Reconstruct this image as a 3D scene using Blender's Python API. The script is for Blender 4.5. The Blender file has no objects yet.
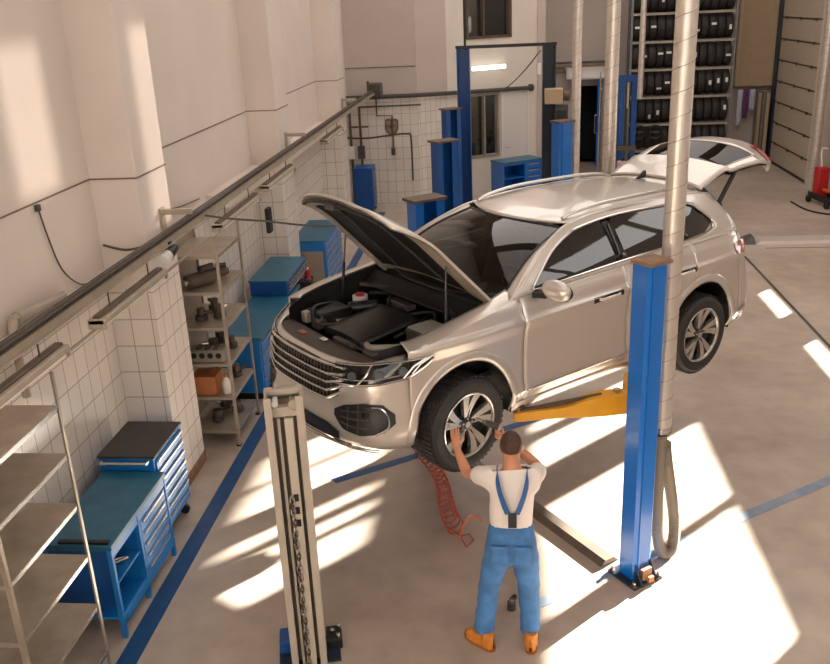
import bpy, bmesh, math, random
from math import sin, cos, pi, radians, sqrt, atan2
from mathutils import Vector, Matrix, Quaternion
random.seed(7)
SC = bpy.context.scene
COL = SC.collection
V = Vector

# ---------------------------------------------------------------- materials
def lin(c):
    return tuple(((x/255)/12.92 if x/255 <= .04045 else ((x/255+.055)/1.055)**2.4) for x in c)
MATS = {}
def mat(name, rgb, rough=.5, metal=0., var=0., scale=6., bump=0., bscale=40., coat=0., spec=.5, emit=None, estr=0., trans=0., rgb2=None):
    if name in MATS: return MATS[name]
    m = bpy.data.materials.new(name); m.use_nodes = True
    nt = m.node_tree; b = nt.nodes['Principled BSDF']
    c = lin(rgb)
    b.inputs['Base Color'].default_value = (*c, 1)
    b.inputs['Roughness'].default_value = rough
    b.inputs['Metallic'].default_value = metal
    b.inputs['Specular IOR Level'].default_value = spec
    b.inputs['Coat Weight'].default_value = coat
    b.inputs['Coat Roughness'].default_value = .06
    if trans: b.inputs['Transmission Weight'].default_value = trans
    if emit:
        b.inputs['Emission Color'].default_value = (*lin(emit), 1); b.inputs['Emission Strength'].default_value = estr
    tc = nt.nodes.new('ShaderNodeTexCoord')
    if var or rgb2:
        n = nt.nodes.new('ShaderNodeTexNoise'); n.inputs['Scale'].default_value = scale; n.inputs['Detail'].default_value = 6
        r = nt.nodes.new('ShaderNodeValToRGB')
        c2 = lin(rgb2) if rgb2 else tuple(max(0, x*(1-var)) for x in c)
        c1 = c if rgb2 else tuple(min(1, x*(1+var)) for x in c)
        r.color_ramp.elements[0].position = .35; r.color_ramp.elements[1].position = .65
        r.color_ramp.elements[0].color = (*c2, 1); r.color_ramp.elements[1].color = (*c1, 1)
        nt.links.new(tc.outputs['Object'], n.inputs['Vector']); nt.links.new(n.outputs['Fac'], r.inputs['Fac'])
        nt.links.new(r.outputs['Color'], b.inputs['Base Color'])
    if bump:
        n2 = nt.nodes.new('ShaderNodeTexNoise'); n2.inputs['Scale'].default_value = bscale; n2.inputs['Detail'].default_value = 4
        bp = nt.nodes.new('ShaderNodeBump'); bp.inputs['Strength'].default_value = bump; bp.inputs['Distance'].default_value = .01
        nt.links.new(tc.outputs['Object'], n2.inputs['Vector']); nt.links.new(n2.outputs['Fac'], bp.inputs['Height'])
        nt.links.new(bp.outputs['Normal'], b.inputs['Normal'])
    MATS[name] = m
    return m
def glass_mat(name, tint, keep=.5, rough=.02, refl=.5):
    if name in MATS: return MATS[name]
    m = bpy.data.materials.new(name); m.use_nodes = True; nt = m.node_tree; nt.nodes.clear()
    o = nt.nodes.new('ShaderNodeOutputMaterial'); mx = nt.nodes.new('ShaderNodeMixShader')
    t = nt.nodes.new('ShaderNodeBsdfTransparent'); t.inputs['Color'].default_value = (*[x*keep for x in lin(tint)], 1)
    g = nt.nodes.new('ShaderNodeBsdfGlossy'); g.inputs['Roughness'].default_value = rough; g.inputs['Color'].default_value = (.95, .95, .95, 1)
    f = nt.nodes.new('ShaderNodeLayerWeight'); pw = nt.nodes.new('ShaderNodeMath'); pw.operation = 'POWER'; pw.inputs[1].default_value = 4
    ml = nt.nodes.new('ShaderNodeMath'); ml.operation = 'MULTIPLY_ADD'; ml.inputs[1].default_value = refl; ml.inputs[2].default_value = .06*refl; ml.use_clamp = True
    nt.links.new(f.outputs['Facing'], pw.inputs[0]); nt.links.new(pw.outputs[0], ml.inputs[0]); nt.links.new(ml.outputs[0], mx.inputs[0])
    nt.links.new(t.outputs[0], mx.inputs[1]); nt.links.new(g.outputs[0], mx.inputs[2]); nt.links.new(mx.outputs[0], o.inputs[0])
    MATS[name] = m; return m
def tile_mat(name, rgb, grout, tw, th):
    if name in MATS: return MATS[name]
    m = mat(name, rgb, .25); nt = m.node_tree; b = nt.nodes['Principled BSDF']
    g = nt.nodes.new('ShaderNodeNewGeometry'); s = nt.nodes.new('ShaderNodeSeparateXYZ'); c = nt.nodes.new('ShaderNodeCombineXYZ')
    a = nt.nodes.new('ShaderNodeMath'); a.operation = 'ADD'
    nt.links.new(g.outputs['Position'], s.inputs[0]); nt.links.new(s.outputs['X'], a.inputs[0]); nt.links.new(s.outputs['Y'], a.inputs[1])
    nt.links.new(a.outputs[0], c.inputs['X']); nt.links.new(s.outputs['Z'], c.inputs['Y'])
    br = nt.nodes.new('ShaderNodeTexBrick'); br.offset = 0; br.squash = 1
    br.inputs['Color1'].default_value = (*lin(rgb), 1); br.inputs['Color2'].default_value = (*[x*.93 for x in lin(rgb)], 1); br.inputs['Mortar'].default_value = (*lin(grout), 1)
    br.inputs['Scale'].default_value = 1; br.inputs['Mortar Size'].default_value = .005; br.inputs['Brick Width'].default_value = tw; br.inputs['Row Height'].default_value = th
    nt.links.new(c.outputs[0], br.inputs['Vector']); nt.links.new(br.outputs['Color'], b.inputs['Base Color'])
    return m
def floor_mat():
    m = mat('polished_concrete', (186, 172, 158), .38, bump=.05, bscale=30); nt = m.node_tree; b = nt.nodes['Principled BSDF']
    tc = nt.nodes.new('ShaderNodeTexCoord')
    n = nt.nodes.new('ShaderNodeTexNoise'); n.inputs['Scale'].default_value = .55; n.inputs['Detail'].default_value = 8; n.inputs['Roughness'].default_value = .62
    r = nt.nodes.new('ShaderNodeValToRGB'); r.color_ramp.elements[0].position = .34; r.color_ramp.elements[1].position = .68
    r.color_ramp.elements[0].color = (*lin((166, 150, 136)), 1); r.color_ramp.elements[1].color = (*lin((198, 185, 171)), 1)
    n2 = nt.nodes.new('ShaderNodeTexNoise'); n2.inputs['Scale'].default_value = 4; n2.inputs['Detail'].default_value = 10
    r2 = nt.nodes.new('ShaderNodeValToRGB'); r2.color_ramp.elements[0].position = .3; r2.color_ramp.elements[1].position = .6
    r2.color_ramp.elements[0].color = (.86, .85, .84, 1); r2.color_ramp.elements[1].color = (1, 1, 1, 1)
    mx = nt.nodes.new('ShaderNodeMixRGB'); mx.blend_type = 'MULTIPLY'; mx.inputs[0].default_value = 1
    nt.links.new(tc.outputs['Object'], n.inputs['Vector']); nt.links.new(tc.outputs['Object'], n2.inputs['Vector'])
    nt.links.new(n.outputs['Fac'], r.inputs['Fac']); nt.links.new(n2.outputs['Fac'], r2.inputs['Fac'])
    nt.links.new(r.outputs['Color'], mx.inputs[1]); nt.links.new(r2.outputs['Color'], mx.inputs[2]); nt.links.new(mx.outputs[0], b.inputs['Base Color'])
    mr = nt.nodes.new('ShaderNodeMapRange'); mr.inputs[3].default_value = .26; mr.inputs[4].default_value = .5
    nt.links.new(n.outputs['Fac'], mr.inputs[0]); nt.links.new(mr.outputs[0], b.inputs['Roughness'])
    return m
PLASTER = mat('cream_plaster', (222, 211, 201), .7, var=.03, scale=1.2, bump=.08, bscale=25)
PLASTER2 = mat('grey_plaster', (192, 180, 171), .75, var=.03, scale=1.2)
TILE = tile_mat('white_wall_tile', (228, 220, 210), (166, 154, 143), .205, .27)
FLOOR = floor_mat()
BLUE = mat('blue_enamel', (0, 102, 190), .28, var=.06, scale=3, coat=.4)
BLUE2 = mat('workshop_blue', (24, 116, 190), .35, var=.08, scale=4, coat=.2)
DBLUE = mat('deep_blue_enamel', (10, 74, 142), .35, var=.08, scale=3)
NAVY = mat('dark_slate_steel', (34, 46, 62), .4)
TEALTOP = mat('worn_teal_top', (32, 96, 124), .38, var=.15, scale=9)
DARKTOP = mat('dark_rubber_top', (56, 52, 52), .6, var=.15, scale=9)
GREYPAINT = mat('galvanised_grey', (160, 151, 138), .45, metal=.25, var=.07, scale=8)
SHELFM = mat('shelf_steel', (176, 164, 148), .38, metal=.5, var=.12, scale=5)
STEEL = mat('bright_steel', (198, 194, 188), .25, metal=.9)
CHROME = mat('chrome', (225, 225, 225), .12, metal=1.)
DUCTM = mat('spiral_duct_metal', (212, 203, 192), .36, metal=.6, var=.04, scale=10)
SEAMD = mat('duct_seam_metal', (150, 138, 124), .45, metal=.3)
BLACK = mat('black_plastic', (26, 26, 27), .45)
BLACKG = mat('gloss_black', (12, 12, 13), .12)
RUBBER = mat('tyre_rubber', (42, 39, 37), .7, var=.15, scale=12)
YELLOW = mat('amber_enamel', (226, 160, 30), .35, var=.06, scale=5)
RUST = mat('rusty_brown', (138, 104, 78), .6, var=.2, scale=10)
WHITE = mat('white_paint', (226, 222, 214), .45)
BROWNM = mat('dull_brown_metal', (96, 82, 68), .5, metal=.3, var=.15, scale=8)
REDP = mat('red_enamel', (176, 32, 34), .35)
ORANGEC = mat('orange_cardboard', (182, 114, 70), .7, var=.1, scale=6)
LAMPBODY = mat('lamp_housing', (172, 160, 142), .45, var=.08)
TAPE = mat('blue_floor_paint', (20, 68, 116), .45, rgb2=(32, 80, 128), scale=7)
GREYDARK = mat('dark_grey', (72, 68, 64), .5, var=.1)
BEIGE = mat('beige_board', (176, 154, 124), .6, var=.05)

# ---------------------------------------------------------------- mesh building
class MB:
    def __init__(s): s.v = []; s.f = []; s.m = []; s.mats = []
    def mi(s, m):
        if m is None: return 0
        if m not in s.mats: s.mats.append(m)
        return s.mats.index(m)
    def add(s, vs, fs, m=None, M=None):
        b = len(s.v); k = s.mi(m)
        s.v += [tuple(M @ V(v)) if M else tuple(v) for v in vs]
        for f in fs: s.f.append([b+i for i in f]); s.m.append(k)
        return s
    def box(s, c, d, m=None, rz=0, R=None, taper=1.):
        x, y, z = d[0]/2, d[1]/2, d[2]/2; t = taper
        vs = [(-x,-y,-z),(x,-y,-z),(x,y,-z),(-x,y,-z),(-x*t,-y*t,z),(x*t,-y*t,z),(x*t,y*t,z),(-x*t,y*t,z)]
        M = Matrix.Translation(c) @ (R.to_4x4() if R else Matrix.Rotation(rz, 4, 'Z'))
        return s.add(vs, [(3,2,1,0),(4,5,6,7),(0,1,5,4),(1,2,6,5),(2,3,7,6),(3,0,4,7)], m, M)
    def bb(s, lo, hi, m=None):
        return s.box([(a+b)/2 for a, b in zip(lo, hi)], [abs(b-a) for a, b in zip(lo, hi)], m)
    def beam(s, p, q, w, h, m=None, up=(0,0,1)):
        p, q = V(p), V(q); d = q-p; L = d.length; d.normalize(); u = V(up)
        if abs(d.dot(u)) > .98: u = V((1,0,0))
        a = d.cross(u).normalized(); b = a.cross(d)
        R = Matrix((d, a, b)).transposed()
        return s.box((p+q)/2, (L, w, h), m, R=R)
    def cyl(s, p, q, r, m=None, n=14, r2=None, cap=True):
        p, q = V(p), V(q); d = (q-p).normalized(); u = V((0,0,1)) if abs(d.z) < .9 else V((1,0,0))
        a = d.cross(u).normalized(); b = d.cross(a); r2 = r if r2 is None else r2
        vs = [p+(a*cos(2*pi*i/n)+b*sin(2*pi*i/n))*r for i in range(n)]+[q+(a*cos(2*pi*i/n)+b*sin(2*pi*i/n))*r2 for i in range(n)]
        fs = [(i, (i+1) % n, n+(i+1) % n, n+i) for i in range(n)]
        if cap: fs += [tuple(range(n-1, -1, -1)), tuple(range(n, 2*n))]
        return s.add(vs, fs, m)
    def tube(s, pts, r, m=None, n=8, closed=False, smooth=0):
        P = [V(p) for p in pts]
        if smooth: P = crom(P, smooth, closed)
        N = len(P); vs = []; prev = None
        for i, p in enumerate(P):
            if closed: t = P[(i+1) % N]-P[i-1]
            else: t = P[min(i+1, N-1)]-P[max(i-1, 0)]
            t.normalize()
            if prev is None:
                u = V((0,0,1)) if abs(t.z) < .9 else V((1,0,0)); a = t.cross(u).normalized()
            else: a = (prev-t*prev.dot(t)).normalized()
            prev = a; b = t.cross(a); rr = r[i] if isinstance(r, (list, tuple)) else r
            vs += [p+(a*cos(2*pi*k/n)+b*sin(2*pi*k/n))*rr for k in range(n)]
        fs = []
        for i in range(N if closed else N-1):
            j = (i+1) % N
            for k in range(n): fs.append((i*n+k, i*n+(k+1) % n, j*n+(k+1) % n, j*n+k))
        if not closed: fs += [tuple(range(n-1, -1, -1)), tuple((N-1)*n+k for k in range(n))]
        return s.add(vs, fs, m)
    def lathe(s, prof, m=None, n=32, M=None, closed=False):
        # prof: (radius, axial) about local Y axis
        vs = []; k = len(prof)
        for i in range(n):
            a = 2*pi*i/n
            for r, y in prof: vs.append((r*cos(a), y, r*sin(a)))
        fs = []
        for i in range(n):
            j = (i+1) % n
            for q in range(k if closed else k-1):
                w = (q+1) % k
                fs.append((i*k+q, i*k+w, j*k+w, j*k+q))
        return s.add(vs, fs, m, M)
    def grid(s, fn, nu, nv, m=None, M=None):
        vs = [fn(i/nu, j/nv) for i in range(nu+1) for j in range(nv+1)]
        fs = [(i*(nv+1)+j, (i+1)*(nv+1)+j, (i+1)*(nv+1)+j+1, i*(nv+1)+j+1) for i in range(nu) for j in range(nv)]
        return s.add(vs, fs, m, M)
    def prism(s, poly, h, m=None, M=None):
        # poly in local XY, extruded 0..h in local Z
        n = len(poly)
        vs = [(x, y, 0) for x, y in poly]+[(x, y, h) for x, y in poly]
        return s.add(vs, [tuple(range(n-1, -1, -1)), tuple(range(n, 2*n))]+[(i, (i+1) % n, n+(i+1) % n, n+i) for i in range(n)], m, M)
    def ell(s, c, r, m=None, nu=16, nv=10, M=None):
        vs = []
        for j in range(nv+1):
            t = pi*j/nv
            for i in range(nu):
                p = 2*pi*i/nu; vs.append((c[0]+r[0]*sin(t)*cos(p), c[1]+r[1]*sin(t)*sin(p), c[2]+r[2]*cos(t)))
        fs = [(j*nu+i, (j+1)*nu+i, (j+1)*nu+(i+1) % nu, j*nu+(i+1) % nu) for j in range(nv) for i in range(nu)]
        return s.add(vs, fs, m, M)
    def build(s, name, m=None, parent=None, bevel=0, smooth=35, loc=None, rz=0, solid=0, subs=0):
        me = bpy.data.meshes.new(name); me.from_pydata(s.v, [], s.f)
        ms = s.mats if s.mats else [m]
        if s.mats and m is not None and m not in ms: pass
        for x in ms: me.materials.append(x)
        me.polygons.foreach_set('material_index', s.m)
        bm = bmesh.new(); bm.from_mesh(me); bmesh.ops.remove_doubles(bm, verts=bm.verts, dist=1e-5)
        bmesh.ops.recalc_face_normals(bm, faces=bm.faces); bm.to_mesh(me); bm.free()
        if smooth:
            me.polygons.foreach_set('use_smooth', [True]*len(me.polygons)); me.set_sharp_from_angle(angle=radians(smooth))
        me.update()
        o = bpy.data.objects.new(name, me); COL.objects.link(o)
        if parent: o.parent = parent
        if loc: o.location = loc
        o.rotation_euler.z = rz
        if solid:
            md = o.modifiers.new('solid', 'SOLIDIFY'); md.thickness = solid; md.offset = -1
        if subs:
            md = o.modifiers.new('sub', 'SUBSURF'); md.levels = subs; md.render_levels = subs
        if bevel:
            md = o.modifiers.new('bevel', 'BEVEL'); md.width = bevel; md.segments = 2; md.limit_method = 'ANGLE'; md.angle_limit = radians(40)
        return o
def crom(P, k, closed=False):
    out = []; N = len(P)
    rng = range(N if closed else N-1)
    for i in rng:
        if closed: a, b, c, d = P[i-1], P[i], P[(i+1) % N], P[(i+2) % N]
        else: a, b, c, d = P[max(i-1, 0)], P[i], P[i+1], P[min(i+2, N-1)]
        for j in range(k):
            t = j/k
            out.append(.5*((2*b)+(c-a)*t+(2*a-5*b+4*c-d)*t*t+(3*b-a-3*c+d)*t**3))
    if not closed: out.append(P[-1])
    return out
def tag(o, label, cat, group=None):
    o['label'] = label; o['category'] = cat
    if group: o['group'] = group
    return o
def thing(name, label, cat, loc=(0,0,0), rz=0, group=None):
    o = bpy.data.objects.new(name, None); o.empty_display_size = .1; COL.objects.link(o)
    o.location = loc; o.rotation_euler.z = rz
    return tag(o, label, cat, group)
def struct(name, mb, m=None, **k):
    o = mb.build(name, m, **k); o['kind'] = 'structure'; return o
def copy_tree(o, parent=None):
    c = o.copy(); COL.objects.link(c)
    if parent: c.parent = parent
    for ch in list(o.children): copy_tree(ch, c)
    return c
def lerp(a, b, t): return a+(b-a)*t
def interp(x, xs, ys):
    if x <= xs[0]: return ys[0]
    for i in range(len(xs)-1):
        if x <= xs[i+1]: return lerp(ys[i], ys[i+1], (x-xs[i])/(xs[i+1]-xs[i]))
    return ys[-1]
def smooths(t): t = max(0, min(1, t)); return t*t*(3-2*t)

# ---------------------------------------------------------------- camera
cd = bpy.data.cameras.new('camera'); cam = bpy.data.objects.new('camera', cd); COL.objects.link(cam)
cd.sensor_width = 36; cd.sensor_fit = 'HORIZONTAL'; cd.lens = 884/830*36; cd.clip_end = 200
RW = ((0.994797, -0.006952, -0.101640), (0.092790, -0.350071, 0.932116), (-0.042061, -0.936697, -0.347604))
cam.matrix_world = Matrix(((RW[0][0], -RW[0][1], -RW[0][2], 0), (RW[1][0], -RW[1][1], -RW[1][2], 0), (RW[2][0], -RW[2][1], -RW[2][2], 4.6), (0, 0, 0, 1)))
SC.camera = cam
# ================================================================ SETTING
XW, XP, XR = -3.73, -3.29, 7.55        # left wall, pilaster face, right wall
ZC = 9.6
struct('floor', MB().bb((-4.3, -4, -.2), (9, 27.2, 0)), FLOOR, smooth=0)
# left wall: plaster above, tiles below, pilasters
lw = MB(); lw.bb((XW-.4, -4, 2.2), (XW, 21.7, ZC), PLASTER); lw.bb((XW-.4, -4, 0), (XW, 21.7, 2.2), TILE)
struct('wall_left', lw, smooth=0)
for i, y0 in enumerate((2.42, 7.656, 12.908, 18.0)):
    p = MB(); p.bb((XW-.02, y0, 2.2), (XP, y0+.72, ZC), PLASTER); p.bb((XW-.02, y0, 0), (XP, y0+.72, 2.2), TILE)
    struct('wall_pilaster' if i == 0 else 'wall_pilaster.%03d' % i, p, smooth=0, bevel=.012)
SEAM = mat('seam_shadow_strip', (128, 108, 92), .8)
sm = MB()
yy = -4
for y0 in (2.42, 7.656, 12.908, 18.0):
    sm.bb((XW-.01, yy, 3.232), (XW+.006, y0, 3.246), SEAM)
    sm.bb((XW, y0-.006, 3.232), (XP+.006, y0, 3.246), SEAM); sm.bb((XP-.01, y0, 3.232), (XP+.006, y0+.726, 3.246), SEAM)
    sm.bb((XW, y0+.72, 3.232), (XP+.006, y0+.726, 3.246), SEAM)
    yy = y0+.72
struct('trim_1', sm, smooth=0)
# boxed ledge between the pilasters, ledge at the next pilaster
struct('trim_2', MB().bb((XW, 10.68, 2.3), (-3.42, 12.9, 2.46)), PLASTER, smooth=0, bevel=.01)
struct('trim_3', MB().bb((XW, 13.63, 2.3), (-3.42, 17.99, 2.46)), PLASTER, smooth=0, bevel=.01)
struct('trim_4', MB().bb((XW, 3.15, 2.34), (-3.5, 7.65, 2.40)), PLASTER, smooth=0, bevel=.01)
struct('baseboard_left', MB().bb((XP, 7.66, 0), (XP+.015, 8.37, .12)), RUST, smooth=0)
# back wall beside the pilaster, then the oblique partition with office window and door
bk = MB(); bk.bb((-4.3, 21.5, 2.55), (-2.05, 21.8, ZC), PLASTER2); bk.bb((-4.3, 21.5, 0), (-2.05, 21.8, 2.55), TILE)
struct('wall_back', bk, smooth=0)
struct('trim_5', MB().bb((-4.1, 21.485, 3.23), (-2.05, 21.5, 3.25)), SEAM, smooth=0)
P0 = V((-2.1, 21.62, 0)); AZ = atan2(.564, .826)
def booth(u, z, n=0): return P0+V((.826*u+.564*n, .564*u-.826*n, z))      # n: out towards the hall
bw = MB()
def bbox(mb, u0, u1, z0, z1, n0, n1, m):
    c = booth((u0+u1)/2, (z0+z1)/2, (n0+n1)/2)
    mb.box(c, (u1-u0, n1-n0, z1-z0), m, rz=AZ)
OFFW = mat('office_partition', (222, 214, 202), .6, var=.03, scale=2)
for u0, u1, z0, z1 in ((0, .9, 0, ZC), (.9, 1.5, 0, ZC), (1.5, 2.36, 0, .9), (1.5, 2.36, 2.42, 3.78), (2.36, 3.8, 0, 3.78), (2.74, 3.8, 3.78, ZC), (1.5, 2.74, 5.1, ZC)):
    if u0 == 0: bbox(bw, 0, .9, 0, 2.55, -.18, 0, TILE); bbox(bw, 0, .9, 2.55, ZC, -.18, 0, PLASTER2)
    else: bbox(bw, u0, u1, z0, z1, -.18, 0, OFFW if z0 < 3 else PLASTER)
struct('wall_office', bw, smooth=0)
OG = glass_mat('office_glass', (196, 204, 208), .75, refl=.9)
w = MB(); bbox(w, 1.5, 2.36, .9, 2.42, -.1, -.08, OG); o = struct('window_1', w)
fr = MB()
for a in ((1.47, 1.53, .87, 2.45), (2.33, 2.39, .87, 2.45), (1.47, 2.39, .87, .93), (1.47, 2.39, 2.39, 2.45), (1.93, 1.97, .9, 2.42)): bbox(fr, *a, -.12, .03, GREYPAINT)
fr.build('window_frame', None, o, smooth=0)
w = MB(); bbox(w, 1.5, 2.74, 3.78, 5.1, -.1, -.08, OG); o = struct('window_2', w)
fr = MB()
for a in ((1.46, 1.52, 3.74, 5.14), (2.7, 2.78, 3.74, 5.14), (1.46, 2.78, 3.74, 3.8), (1.46, 2.78, 5.08, 5.14), (1.94, 1.98, 3.78, 5.1)): bbox(fr, *a, -.12, .03, BROWNM)
fr.build('window_frame', None, o, smooth=0)
# office interior behind the glass
oi = MB(); bbox(oi, 1.2, 2.8, 0, 6, -1.7, -1.6, mat('office_inner_wall', (170, 152, 126), .8)); bbox(oi, 1.2, 2.8, 3.4, 3.5, -1.7, -.2, PLASTER); bbox(oi, 1.2, 1.25, 0, 6, -1.7, -.2, PLASTER)
bbox(oi, 2.8, 2.85, 0, 6, -1.7, -.2, GREYDARK); bbox(oi, 1.2, 2.85, 6, 6.1, -1.7, -.2, GREYDARK); struct('wall_office_inner', oi, smooth=0)
d = MB(); bbox(d, 2.5, 3.24, .02, 2.42, -.02, .03, mat('white_door_leaf', (218, 214, 210), .4)); o = struct('door_1', d, bevel=.006)
fr = MB()
for a in ((2.44, 2.5, 0, 2.48), (3.24, 3.3, 0, 2.48), (2.44, 3.3, 2.42, 2.48)): bbox(fr, *a, -.03, .05, WHITE)
fr.build('door_frame', None, o, smooth=0)
h = MB(); h.cyl(booth(2.58, 1.05, .03), booth(2.58, 1.05, .09), .012, STEEL); h.cyl(booth(2.58, 1.05, .085), booth(2.7, 1.05, .085), .01, STEEL); h.build('door_handle', None, o)
# far back wall with doorway
fb = MB()
YB = 26.5
for a in ((.9, 1.95, 0, ZC), (1.95, 2.70, 2.2, ZC), (2.70, 9, 0, ZC)): fb.bb((a[0], YB, a[2]), (a[1], YB+.2, a[3]), PLASTER2)
fb.bb((.86, 23.6, 0), (1.06, YB, ZC), PLASTER2)
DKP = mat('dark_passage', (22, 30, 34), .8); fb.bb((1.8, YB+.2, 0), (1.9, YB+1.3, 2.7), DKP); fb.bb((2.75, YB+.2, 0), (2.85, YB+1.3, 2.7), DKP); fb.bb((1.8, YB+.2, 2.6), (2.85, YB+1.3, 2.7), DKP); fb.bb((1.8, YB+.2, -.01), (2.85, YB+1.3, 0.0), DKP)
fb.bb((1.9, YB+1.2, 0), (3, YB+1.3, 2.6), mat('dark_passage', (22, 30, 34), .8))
struct('wall_far', fb, smooth=0)
lf = MB(); lf.box((2.70, 26.12, 1.2), (.05, .72, 2.36), BLUE, rz=radians(-12)); o = struct('door_2', lf, bevel=.006)
h = MB(); h.tube([(2.64, 25.85, 1.45), (2.56, 25.85, 1.45), (2.56, 25.85, .95), (2.64, 25.85, .95)], .018, STEEL); h.build('door_handle', None, o)
hd = MB(); hd.grid(lambda a, b: (lerp(1.75, 2.85, a), YB-.55*sin(b*pi/2), 2.42+.32*cos(b*pi/2)), 8, 8, WHITE); struct('trim_6', hd, solid=.02)
# right wall with window openings (sectional doors and glazing out of frame let the sun in)
OPEN = []
for y0, y1 in ((11.3, 13.24), (13.36, 15.02)): OPEN.append((y0, y1, 2.2, 2.95))
for y0, y1 in ((16.04, 16.56), (16.68, 16.88), (17.06, 17.26), (17.72, 18.3), (18.36, 19.05)):
    OPEN.append((y0, y1, 3.62, 4.12))
for y0, y1 in ((15.75, 16.42), (16.62, 16.88)): OPEN.append((y0, y1, 2.3, 2.96))
for y0, y1 in ((13.9, 15.4), (16.45, 17.7)): OPEN.append((y0, y1, 1.33, 1.44))
for y0, y1, z0, z1 in ((18.25, 18.98, 7.85, 9.55), (19.25, 20.6, 7.1, 8.95)): OPEN.append((y0, y1, z0, z1))
for k in range(6): OPEN.append((2.0+k*1.8, 3.68+k*1.8, 5.75, 6.7))
ys = sorted({-4., 26.9} | {v for o_ in OPEN for v in o_[:2]}); zs = sorted({0., ZC} | {v for o_ in OPEN for v in o_[2:]})
rw = MB()
for i in range(len(ys)-1):
    run = None
    for j in range(len(zs)):
        solid_ = j < len(zs)-1 and not any(o_[0] <= ys[i] and ys[i+1] <= o_[1] and o_[2] <= zs[j] and zs[j+1] <= o_[3] for o_ in OPEN)
        if solid_ and run is None: run = zs[j]
        if not solid_ and run is not None:
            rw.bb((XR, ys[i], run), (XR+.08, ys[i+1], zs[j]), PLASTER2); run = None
struct('wall_right', rw, smooth=0)
CLEARW = glass_mat('clear_pane', (250, 250, 248), .97, refl=.5); DIMPANE = glass_mat('sun_dimming_pane', (255, 248, 244), .15, refl=.5)  # tint added to the high panes to weaken sun on the left wall
for i, o_ in enumerate(OPEN): struct('window_%d' % (i+3), MB().bb((XR+.03, o_[0], o_[2]), (XR+.036, o_[1], o_[3])), DIMPANE if o_[2] > 7 else CLEARW, smooth=0)
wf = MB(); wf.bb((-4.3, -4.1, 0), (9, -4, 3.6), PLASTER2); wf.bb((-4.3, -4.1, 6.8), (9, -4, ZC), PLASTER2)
for x in (-4.2, -1, 2.2, 5.4): wf.bb((x-.1, -4.1, 3.6), (x+.1, -4, 6.8), PLASTER2)
struct('wall_front', wf, smooth=0); struct('window_40', MB().bb((-4.3, -4.06, 3.6), (9, -4.055, 6.8), CLEARW), smooth=0)
struct('ceiling', MB().bb((-4.3, -4, ZC), (9, 27.2, ZC+.2)), mat('ceiling_grey', (176, 164, 152), .8), smooth=0)
# sectional garage door in the far part of the right wall
GD = mat('garage_door_panel', (190, 176, 156), .5, var=.03)
gd = MB()
for k in range(9): gd.bb((XR-.07, 22.62, .02+k*.55), (XR-.02, 26.0, .55+k*.55), GD)
o = struct('door_3', gd, smooth=0, bevel=.012)
for k in range(9):
    r = MB(); r.bb((XR-.08, 22.7, .54+k*.55), (XR-.06, 25.95, .555+k*.55), BROWNM)
    for q in range(3): r.bb((XR-.10, 23.2+q*1.2, .515+k*.55), (XR-.06, 23.26+q*1.2, .58+k*.55), BROWNM)
    r.build('hinge_rail', None, o, smooth=0)
MB().bb((XR-.10, 22.62, 0), (XR-.01, 26.0, .05)).build('rubber_seal', BLACK, o)
struct('trim_7', MB().bb((XR-.12, 26.0, 0), (XR-.02, 26.28, 7)), NAVY, smooth=0)
struct('trim_8', MB().bb((XR-.16, 22.42, 0), (XR-.0, 22.58, 7)), mat('door_jamb_grey', (206, 196, 182), .5), smooth=0)
# floor markings, groove, steel plate
ft = MB(); ft.bb((-2.96, 3.2, .001), (-2.80, 20.5, .004)); struct('trim_9', ft, TAPE, smooth=0)
ft = MB()
ft.beam((.16, 6.016-.105*.693, .003), (6.2, 6.016+(6.2-.265)*.693, .003), .11, .002); struct('trim_10', ft, mat('faded_blue_floor_paint', (120, 142, 168), .5, rgb2=(150, 158, 166), scale=5), smooth=0)
ft = MB(); ft.beam((-1.78, 8.035-.163*.69, .003), (.9, 8.035+2.517*.69, .003), .11, .002); struct('trim_11', ft, TAPE, smooth=0)
struct('trim_12', MB().bb((4.36, 3, .0005), (4.41, 16.2, .002)), GREYDARK, smooth=0)
struct('trim_13', MB().bb((4.9, 17.55, .0005), (9, 17.6, .002)), GREYDARK, smooth=0)
struct('trim_14', MB().bb((4.9, 16.72, .0005), (9, 16.75, .002)), GREYDARK, smooth=0)
# ---------------------------------------------------------------- light
for k_, (u_, z_, e_) in enumerate(((2.0, 3.0, 30), (2.1, 5.6, 45))):  # added fill lights, unseen, to brighten the office behind its windows
    l_ = bpy.data.lights.new('office_fill_light', 'POINT'); l_.energy = e_; l_.shadow_soft_size = .15; l_.color = lin((255, 246, 236)); o_ = bpy.data.objects.new('office_fill_light', l_); COL.objects.link(o_); o_.location = booth(u_, z_, -.8)
wd = bpy.data.worlds.new('world'); SC.world = wd; wd.use_nodes = True
bg = wd.node_tree.nodes['Background']; bg.inputs[0].default_value = (*lin((255, 249, 247)), 1); bg.inputs[1].default_value = 2.6
sd = bpy.data.lights.new('sun', 'SUN'); sd.energy = 78; sd.angle = radians(.6); sd.color = lin((255, 248, 240)); so = bpy.data.objects.new('sun', sd); COL.objects.link(so)
so.rotation_euler = V((-.69, -.72, -.28)).to_track_quat('-Z', 'Y').to_euler(); so.location = (20, 30, 14)
def area(name, loc, d, sx, sy, e, col):
    l = bpy.data.lights.new(name, 'AREA'); l.shape = 'RECTANGLE'; l.size = sx; l.size_y = sy; l.energy = e; l.color = lin(col)
    o = bpy.data.objects.new(name, l); COL.objects.link(o); o.location = loc; o.rotation_euler = V(d).to_track_quat('-Z', 'Y').to_euler(); return o
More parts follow.
